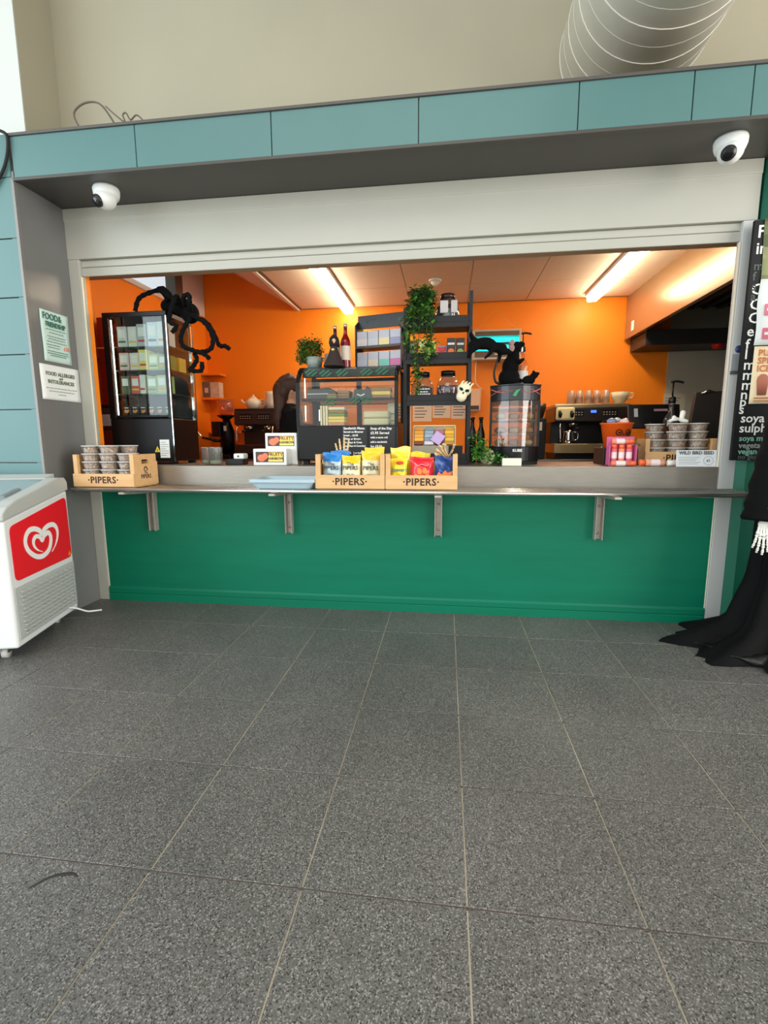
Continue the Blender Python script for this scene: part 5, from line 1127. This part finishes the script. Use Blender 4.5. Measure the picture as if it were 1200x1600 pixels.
# right coffee machine
def coffee(label, loc, w_, d_, h_, body, panel, trim, rz=0):
    t = thing('espresso_machine', label, 'coffee machine', loc, rz)
    for sx in (-1, 1):
        for y in (.05, d_-.05): G().cyl((sx*(w_/2-.06), y, 0), (sx*(w_/2-.06), y, .06), .02, n=12).build('foot', M_black, t)
    box('plinth_or_gap_shade', (-w_/2+.02, 0, .002), (w_/2-.02, d_-.02, .06), M_black, t)  # black block added between the feet, standing in for shade under the machine
    box('drip_tray', (-w_/2, -.04, .06), (w_/2, d_, .15), trim, t, .006)
    box('tray_grid', (-w_/2+.02, -.03, .15), (w_/2-.02, d_*.45, .155), M_chrome, t)
    box('back_body', (-w_/2+.01, d_*.45, .15), (w_/2-.01, d_, h_-.03), body, t, .006)
    box('head_panel', (-w_/2, -.02, h_-.17), (w_/2, d_, h_-.03), panel, t, .010)
    box('cup_rail', (-w_/2, 0, h_-.03), (w_/2, d_, h_), trim, t, .004)
    for x in (-w_*.22, w_*.22):
        G().lathe([(.038, 0), (.042, .04), (.03, .05)], (x, .07, h_-.215), 16).build('group_head', M_chrome, t)
        g = G(); g.cyl((x, .05, h_-.225), (x, -.10, h_-.24), .012, .014, 10); g.lathe([(.035, 0), (.035, .025)], (x, .07, h_-.24), 14); g.build('portafilter', M_black, t)
        kp = box('keypad', (x-.07, -.024, h_-.12), (x+.07, -.020, h_-.06), M_black, t)
        g = G()
        for k in range(5): g.box((x-.06+.026*k, -.0262, h_-.085), (x-.048+.026*k, -.0242, h_-.076)); g.box((x-.06+.026*k, -.0262, h_-.108), (x-.048+.026*k, -.0242, h_-.099))
        g.build('key_marks', C('key_grey', (190, 180, 160)), kp)
    for sx in (-1, 1): G().tube(smooth_path([(sx*w_*.42, .0, h_-.17), (sx*w_*.43, -.04, h_-.22), (sx*w_*.42, -.05, h_-.36)], 4), .006, 8).build('steam_wand', M_chrome, t)
    return t
cm = coffee('wide espresso machine on the back worktop under stacked cups', (1.47, 1.98, BZ), .70, .46, .53, C('machine_black', (24, 20, 18), .35), C('machine_head', (40, 30, 28), .3), mat('machine_steel', (190, 170, 130), .3, .8))
box('display', (-.02, -.026, .445), (.03, -.021, .468), mat('blue_led', (40, 70, 220), .4, emit=(60, 100, 255), estr=2.5), cm)
box('badge_plate', (-.30, -.044, .085), (.20, -.041, .14), mat('machine_steel', (190, 170, 130), .3, .8), cm); G().tube([(.12+.03*cos(a), -.046, .112+.022*sin(a)) for a in [2*pi*k/18 for k in range(19)]], .003, 6).build('ring_badge', M_chrome, cm)
box('cream_cover', (-.345, -.032, .375), (-.165, .10, .50), C('cream_cover', (250, 230, 172), .4), cm, .02, seg=3)
for x in (-.31, -.20): G().tube([(x, -.03, .46), (x, -.055, .435), (x, -.06, .40)], [.012, .02, .012], 8).build('steam_tap', M_black, cm)
jg = thing('milk_jug', 'steel milk jug on the espresso machine drip tray', 'jug', (1.27, 2.02, BZ+.1555)); G().lathe([(0, 0), (.05, 0), (.055, .03), (.044, .10), (.048, .125), (.044, .125), (.04, .10)], (0, 0, 0), 20).build('jug_body', M_chrome, jg); G().tube(smooth_path([(.045, -.0, .11), (.085, 0, .10), (.085, 0, .04), (.052, 0, .03)], 4), .005, 8).build('handle', M_chrome, jg)
M_plc = thin_glass('plastic_cup', (246, 236, 226), 1.5, .1, .35, (236, 214, 196))
for i in range(5):
    t = thing('cup_stack', ['first', 'second', 'third', 'fourth', 'fifth', 'sixth'][i]+' upturned clear plastic cup stack from the left on the espresso machine', 'cups', (1.285+.081*i, 2.06+.01*(i % 2), BZ+.5305), 0, 'stacked cups on the espresso machine')
    for k in range(3): G().lathe([(.040, .0), (.030, .10), (0, .10)], (0, 0, .016*k), 14).build('plastic_cup', M_plc, t)
t = thing('coffee_cup', 'wide cream coffee cup on the right of the espresso machine', 'cup', (1.738, 2.06, BZ+.5305)); G().lathe([(0, 0), (.04, 0), (.075, .06), (.085, .11), (.08, .11), (.035, .006), (0, .006)], (0, 0, 0), 24).build('bowl', C('cup_cream', (240, 222, 184), .35), t); G().tube(smooth_path([(.078, 0, .10), (.12, 0, .10), (.115, 0, .06), (.07, 0, .05)], 4), .006, 8).build('handle', C('cup_cream', (240, 222, 184), .35), t)
t = thing('coffee_grinder', 'dark grey coffee grinder partly behind the heated cabinet', 'grinder', (.98, 1.95, BZ)); box('grinder_body', (-.06, 0, 0), (.06, .22, .40), M_blackm, t, .012); G().lathe([(.04, 0), (.07, .10), (.07, .14), (0, .14)], (0, .1, .40), 18).build('hopper', C('hopper_dark', (70, 56, 46), .3), t); box('chrome_badge', (-.006, -.002, .28), (.02, 0, .36), C('badge_white', (230, 220, 200), .4), t)

# fly killer on back wall
fk = thing('insect_killer', 'wall-hung electric insect killer glowing cyan', 'insect killer', (.582, 2.43, 1.925))
g = G(); g.box((-.245, -.10, 0), (.245, .06, .02)); g.box((-.245, -.10, .28), (.245, .06, .30)); g.box((-.245, .04, .02), (.245, .06, .28)); g.box((-.245, -.10, .02), (-.225, .04, .28)); g.box((.225, -.10, .02), (.245, .04, .28)); g.build('casing', C('killer_white', (200, 190, 176), .4), fk, .003)
box('lower_guard', (-.225, -.095, .02), (.225, -.085, .085), C('guard_dark', (110, 92, 74), .4), fk); box('upper_guard', (-.225, -.095, .235), (.225, -.085, .28), C('guard_dark', (110, 92, 74), .4), fk); box('middle_guard', (-.225, -.09, .148), (.225, -.08, .172), C('guard_mid', (80, 70, 62), .4), fk)
M_uv = mat('uv_tube', (60, 240, 240), .3, emit=(10, 225, 235), estr=4.5)
for z in (.116, .203): G().cyl((-.215, -.05, z), (.215, -.05, z), .020, n=14).build('uv_tube', M_uv, fk)
box('maker_label', (-.02, -.0965, .045), (.06, -.095, .056), M_paper, fk)
G().tube([(-.23, .02, .30), (.0, .035, .52), (.23, .02, .30)], .003, 6).build('hanging_cord', C('cord', (230, 170, 100)), fk)
G().tube(smooth_path([(-.20, .0, .0), (-.205, .02, -.10), (-.20, .03, -.22), (-.12, .03, -.30)], 4), .006, 6).build('power_lead', C('lead_white', (236, 214, 190)), fk)

# notes on the back wall behind the tower
for i, (x0, x1, z0, z1) in enumerate(((-.30, -.09, 1.30, 1.50), (-.08, .115, 1.335, 1.50), (.125, .335, 1.325, 1.50), (-.50, -.32, 1.03, 1.62))):
    t = thing('wall_note', ['left white wall note seen through the shelf tower', 'middle white wall note seen through the shelf tower', 'right white wall note seen through the shelf tower', 'tall pale wall notice between the chilled display and the tower'][i], 'notice', ((x0+x1)/2, 2.496, z0), 0, 'notes on the orange wall')
    w_ = (x1-x0)/2; h_ = z1-z0; box('sheet', (-w_, 0, 0), (w_, .002, h_), C('note_paper', (238, 216, 196), .7), t)
    g = G()
    for k in range(4): g.box((-w_*.8, -.001, h_*(.2+.17*k)), (w_*(.2+.15*(k % 3)), 0, h_*(.2+.17*k)+.010))
    g.build('text_line', C('notice_ink', (120, 112, 98)), t)
t = thing('yellow_tag', 'narrow yellow notice on the orange wall left of the tower', 'notice', (-.33, 2.496, 2.02)); box('sheet', (-.03, 0, 0), (.03, .002, .19), C('tag_yellow', (250, 214, 40), .6), t); G().cyl((0, 0, .08), (0, -.001, .08), .015, n=12).build('printed_spot', C('spot_green', (150, 150, 40)), t)
t = thing('soap_dispenser', 'pale wall dispenser between the tower and the heated cabinet', 'dispenser', (.36, 2.42, 1.40)); G().box((-.08, 0, 0), (.08, .07, .24)).build('dispenser_body', C('dispenser_peach', (240, 190, 150), .4), t, .02, seg=3); box('push_bar', (-.06, -.004, .02), (.06, 0, .06), C('push_dark', (80, 60, 50), .5), t)
t = thing('dark_bottles', 'pair of dark bottles beside the pale wall dispenser', 'bottles', (.40, .62, WZ)); 
for x in (0, .06): G().lathe([(0, 0), (.026, 0), (.028, .20), (.012, .26), (.012, .30), (.016, .305), (.016, .32), (0, .32)], (x-.10, 0, 0), 14).build('bottle', C('bottle_brown', (40, 26, 22), .25), t)
t.location = (.36, .60, WZ)

# left: espresso machine, grinder, teapots
coffee('dark espresso machine on the back worktop under cream teapots', (-1.93, 1.98, BZ), .46, .44, .53, C('machine_brown', (44, 32, 28), .4), C('machine_brown2', (54, 40, 36), .35), C('machine_brown', (44, 32, 28), .4))
for i, (x, y) in enumerate(((-2.0, 2.12), (-1.80, 2.14), (-1.88, 2.28))):
    t = thing('teapot', ['cream teapot at the left end of the left espresso machine', 'taller cream pot right of the cream teapot', 'cream teapot at the back of the left espresso machine'][i], 'teapot', (x, y, BZ+.5305), .4, 'teapots on the left espresso machine')
    cr2 = C('teapot_cream', (236, 222, 200), .35)
    if i == 1: G().lathe([(0, 0), (.05, 0), (.072, .07), (.06, .15), (.075, .185), (.068, .185), (.05, .14)], (0, 0, 0), 22).build('pot', cr2, t)
    else:
        G().lathe([(0, 0), (.05, 0), (.085, .05), (.08, .085), (.045, .115), (0, .12)], (0, 0, 0), 22).build('pot', cr2, t); G().lathe([(.04, .112), (.03, .13), (.008, .137), (.014, .15), (0, .158)], (0, 0, 0), 16).build('lid', cr2, t)
        G().tube(smooth_path([(-.07, 0, .06), (-.11, 0, .075), (-.125, 0, .10)], 3), .010, 8).build('spout', cr2, t)
    G().tube(smooth_path([(.065, 0, .10), (.115, 0, .10), (.11, 0, .04), (.07, 0, .035)], 4), .008, 8).build('handle', cr2, t)
t = thing('coffee_grinder', 'tall dark coffee grinder with clear hopper left of the brown machine', 'grinder', (-2.31, 2.02, BZ))
box('grinder_base', (-.09, -.06, 0), (.09, .22, .05), M_black, t, .01); G().lathe([(.075, .05), (.078, .30), (.05, .38), (.04, .42)], (0, .08, 0), 20).build('grinder_column', M_black, t); G().box((-.12, -.04, .24), (-.02, .06, .40)).build('dosing_head', M_black, t, .01)
G().lathe([(.03, .42), (.095, .46), (.095, .47), (.03, .46)], (0, .08, 0), 22).build('hopper_collar', M_black, t)
G().lathe([(.05, .47), (.085, .50), (.092, .64), (.089, .64), (.080, .505)], (0, .08, 0), 22, close=False).build('hopper', thin_glass('hopper_clear', (246, 214, 190), 1.5, .06, .15, (230, 170, 130)), t)
box('white_badge', (.01, -.008, .30), (.045, -.003, .36), M_paper, t) if False else G().box((.0, .0, .30), (.03, .004, .355)).build('white_badge', M_paper, t)
g = G(); g.cyl((-.06, -.06, .20), (-.20, -.10, .23), .016, .012, 10); g.lathe([(.04, 0), (.04, .03)], (-.06, -.05, .18), 16); g.build('portafilter', M_black, t)
G().tube(smooth_path([(-.20, -.10, .23), (-.25, -.11, .30), (-.28, -.10, .33)], 3), .012, 8).build('lever', M_chrome, t)
# left wall shelf with boxes
shf = thing('wall_shelf', 'orange two-board wall shelf in the left back corner', 'shelf', (-2.63, 2.33, 1.50)); M_os = mat('orange_shelf', (250, 140, 40), .5)
box('lower_board', (-.16, 0, .06), (.16, .16, .085), M_os, shf, .003); box('upper_board', (-.16, 0, .33), (.16, .16, .352), M_os, shf, .003); box('shelf_bracket', (-.15, .1, -.20), (-.11, .16, .06), M_os, shf, .003)
for i, (x, w_, h_, c_) in enumerate(((-.11, .085, .17, (150, 132, 124)), (-.02, .085, .18, (116, 96, 90)), (.08, .11, .17, (214, 186, 164)))):
    lbox('storage_box', ['grey speckled box at the left on the orange wall shelf', 'brown speckled box in the middle of the orange wall shelf', 'pale pink box at the right of the orange wall shelf'][i], 'box', (-2.63+x, 2.35, 1.5855), w_, .10, h_, mat('sbox%d' % i, c_, .6, vary=.25, scale=50), [(.3, .6, C('sb_l%d' % i, (220, 206, 190)), .5)], 'boxes on the orange wall shelf')
tag(box('orange_ledge', (-2.69, 2.43, 1.18), (-1.2, 2.495, 1.205), mat('ledge_peach', (250, 170, 110), .5), None, .003), 'narrow peach ledge on the orange back wall', 'ledge')
# left: red cooler, bottles, apron
rc = thing('drinks_cooler', 'dark red drinks cooler behind the tall black fridge', 'cooler', (-2.46, .62, WZ)); box('cooler_body', (-.17, 0, 0), (.2, .30, 1.11), mat('cooler_red', (140, 14, 12), .4), rc, .008)
g = G(); 
for (x, z, r_) in ((-.03, 1.02, .035), (-.055, .955, .035), (.0, .955, .038), (-.02, .90, .03)): g.ell((x, -.001, z), (r_, .002, r_*.9))
g.build('blossom_print', C('blossom', (176, 80, 54), .5), rc)
box('cooler_shelf_edge', (-.17, -.01, .78), (.2, 0, .80), C('edge_grey', (120, 50, 40)), rc)
ap = thing('hanging_apron', 'black apron hanging by the left jamb behind the guide', 'apron', (-2.40, .50, 1.40)); G().grid(lambda u, v: ((u-.5)*.13*(1-.5*v**2)+.02*v-.01, .02*sin(7*u)+.01, .36*v-.02*abs(u-.5)), 8, 8).build('cloth', M_cloth, ap, solid=.008, recalc=False); G().tube([(-.0, .0, .34), (-.0, .03, .39), (.02, .03, .39), (.02, .0, .34)], .005, 6).build('neck_loop', M_cloth, ap); G().cyl((-.30, .03, .392), (.04, .03, .392), .006, n=8).build('hook_rail', M_chrome, ap); 
for i, (x, y) in enumerate(((-2.385, .41), (-2.30, .42))):
    bottle(['left dark glass bottle behind the left shutter guide', 'right dark glass bottle behind the left shutter guide'][i], (x, y, WZ+.20+.0005), .036, .27, thin_glass('smoke_glass', (150, 130, 118), 1.5, .05, .25, (110, 96, 88)), C('dark_liquid', (60, 34, 24), .3), C('smoke_label', (120, 106, 98)), SILV, (.2, .45), 'bottle', 'glass_bottle')
jb = thing('storage_jar', 'square grey storage jar on its stand behind the left shutter guide', 'jar', (-2.345, .26, WZ)); box('jar_body', (-.07, 0, .24), (.07, .09, .40), thin_glass('smoke_glass', (150, 130, 118), 1.5, .05, .25, (110, 96, 88)), jb, .01); box('jar_label', (-.04, -.001, .27), (.04, .0, .35), C('label_bw', (190, 186, 182)), jb); box('jar_lid', (-.065, .005, .40), (.065, .085, .42), M_blackm, jb, .005); box('jar_stand', (-.07, 0, 0), (.07, .09, .24), C('stand_red', (120, 40, 16), .5), jb)
tag(box('bottle_stand', (-2.46, .36, WZ), (-2.26, .47, WZ+.20), C('stand_dark', (40, 20, 16), .5), None, .004), 'dark block carrying the glass bottles by the left jamb', 'stand')

# ---- the person behind the counter
pe = thing('person', 'person with a brown ponytail in a black top, turned away at the machines', 'person', (-1.27, 1.15, 0), radians(25))
# local frame: faces +X
M_skin = mat('skin', (206, 150, 120), .55); M_hair = mat('brown_hair', (62, 36, 21), .55, vary=.35, scale=14, stretch=(30, 30, 2), bump=.3, bscale=40)
g = G()
for s in (-1, 1):
    g.tube([(0, s*.085, .90), (.015, s*.09, .50), (0, s*.09, .10)], [.085, .060, .042], 14); g.ell((.05, s*.09, .045), (.12, .045, .045))
    g.tube([(0, s*.17, 1.335), (.02, s*.205, 1.10), (.20, s*.17, 1.04), (.23, s*.165, 1.045)], [.048, .040, .030, .026], 12)
g.ell((0, 0, .98), (.11, .155, .14)); g.ell((.0, 0, 1.18), (.10, .145, .20)); g.ell((0, 0, 1.31), (.085, .175, .08)); g.tube([(0, 0, 1.33), (.012, 0, 1.44)], [.055, .048], 12)
g.ell((.015, 0, 1.53), (.092, .074, .112), 18, 12); g.ell((.05, 0, 1.48), (.055, .052, .055)); g.ell((.108, 0, 1.505), (.014, .011, .016))
for s in (-1, 1):
    g.ell((.005, s*.074, 1.51), (.016, .008, .028))
    # palm, four fingers and thumb
    g.ell((.275, s*.165, 1.045), (.048, .036, .016), 12, 8)
    for k in range(4): yy = s*(.165-.027+.018*k); ln = [.060, .070, .066, .052][k]; g.tube([(.31, yy, 1.045), (.31+ln*.5, yy, 1.048), (.31+ln*.8, yy, 1.036), (.31+ln, yy, 1.018)], [.009, .0085, .008, .0065], 8)
    g.tube([(.255, s*.140, 1.045), (.285, s*.118, 1.04), (.315, s*.115, 1.03)], [.011, .010, .008], 8)
body = g.build('body', M_skin, pe, remesh=.008)
for s in (-1, 1): G().ell((.088, s*.032, 1.535), (.008, .012, .007)).build('eye', M_paper, pe)
G().ell((.094, 0, 1.462), (.008, .022, .006)).build('mouth', C('lip', (170, 90, 84), .5), pe)
g = G(); g.ell((.0, 0, 1.19), (.118, .165, .23)); g.ell((0, 0, 1.0), (.122, .168, .14)); g.ell((0, 0, 1.325), (.098, .195, .08)); g.tube([(0, 0, 1.33), (.004, 0, 1.40)], [.085, .064], 14)
for s in (-1, 1): g.tube([(0, s*.175, 1.34), (.02, s*.212, 1.10), (.18, s*.178, 1.045)], [.068, .058, .044], 14)
g.build('black_top', M_cloth, pe, remesh=.010)
g = G(); g.ell((0, 0, .93), (.122, .165, .10))
for s in (-1, 1): g.tube([(0, s*.085, .92), (.015, s*.09, .50), (0, s*.09, .07)], [.098, .075, .06], 14)
g.build('trousers', C('trouser_dark', (30, 30, 34), .8), pe, remesh=.010)
for s in (-1, 1): G().ell((.055, s*.09, .05), (.14, .055, .05), 14, 8).build('shoe', M_black, pe)
g = G(); g.ell((-.012, 0, 1.555), (.105, .088, .10), 18, 12); g.ell((-.06, 0, 1.50), (.065, .082, .085)); g.ell((.005, -.055, 1.56), (.075, .035, .07)); g.ell((.005, .055, 1.56), (.075, .035, .07))
pt = smooth_path([(-.070, 0, 1.575), (-.098, -.01, 1.52), (-.100, -.02, 1.44), (-.098, -.03, 1.35), (-.118, -.03, 1.26), (-.108, -.03, 1.18)], 4); g.tube(pt, [.05, .05, .05, .05, .05, .048, .046, .046, .046, .046, .046, .046, .044, .042, .040, .036, .032, .026, .020, .014, .008], 12)
rdh = random.Random(4)
for k in range(16):
    a = rdh.uniform(0, 6.28); r_ = rdh.uniform(.03, .05); ph_ = rdh.uniform(0, 6)
    g.tube(smooth_path([(-.085+r_*.8*cos(a)+.01*sin(ph_+4*t), -.015+r_*sin(a)+.012*sin(ph_+5*t), 1.57-.40*t) for t in (0, .2, .4, .6, .8, 1)], 3), [.013]*12+[.011, .010, .008, .005], 6)
for k in range(12):
    a = -1.1+2.2*k/11; g.tube(smooth_path([(.06, .060*sin(a*1.2), 1.60), (.0, .092*sin(a), 1.575+.082*cos(a)), (-.075, .07*sin(a), 1.56+.05*cos(a))], 4), [.004, .008, .010, .011, .012, .012, .011, .010, .008], 6)
g.build('hair', M_hair, pe, remesh=.006)
G().tube([(-.112+.0*cos(a), .03*cos(a), 1.56+.03*sin(a)) for a in [2*pi*k/14 for k in range(15)]], .006, 6).build('hair_tie', M_black, pe)
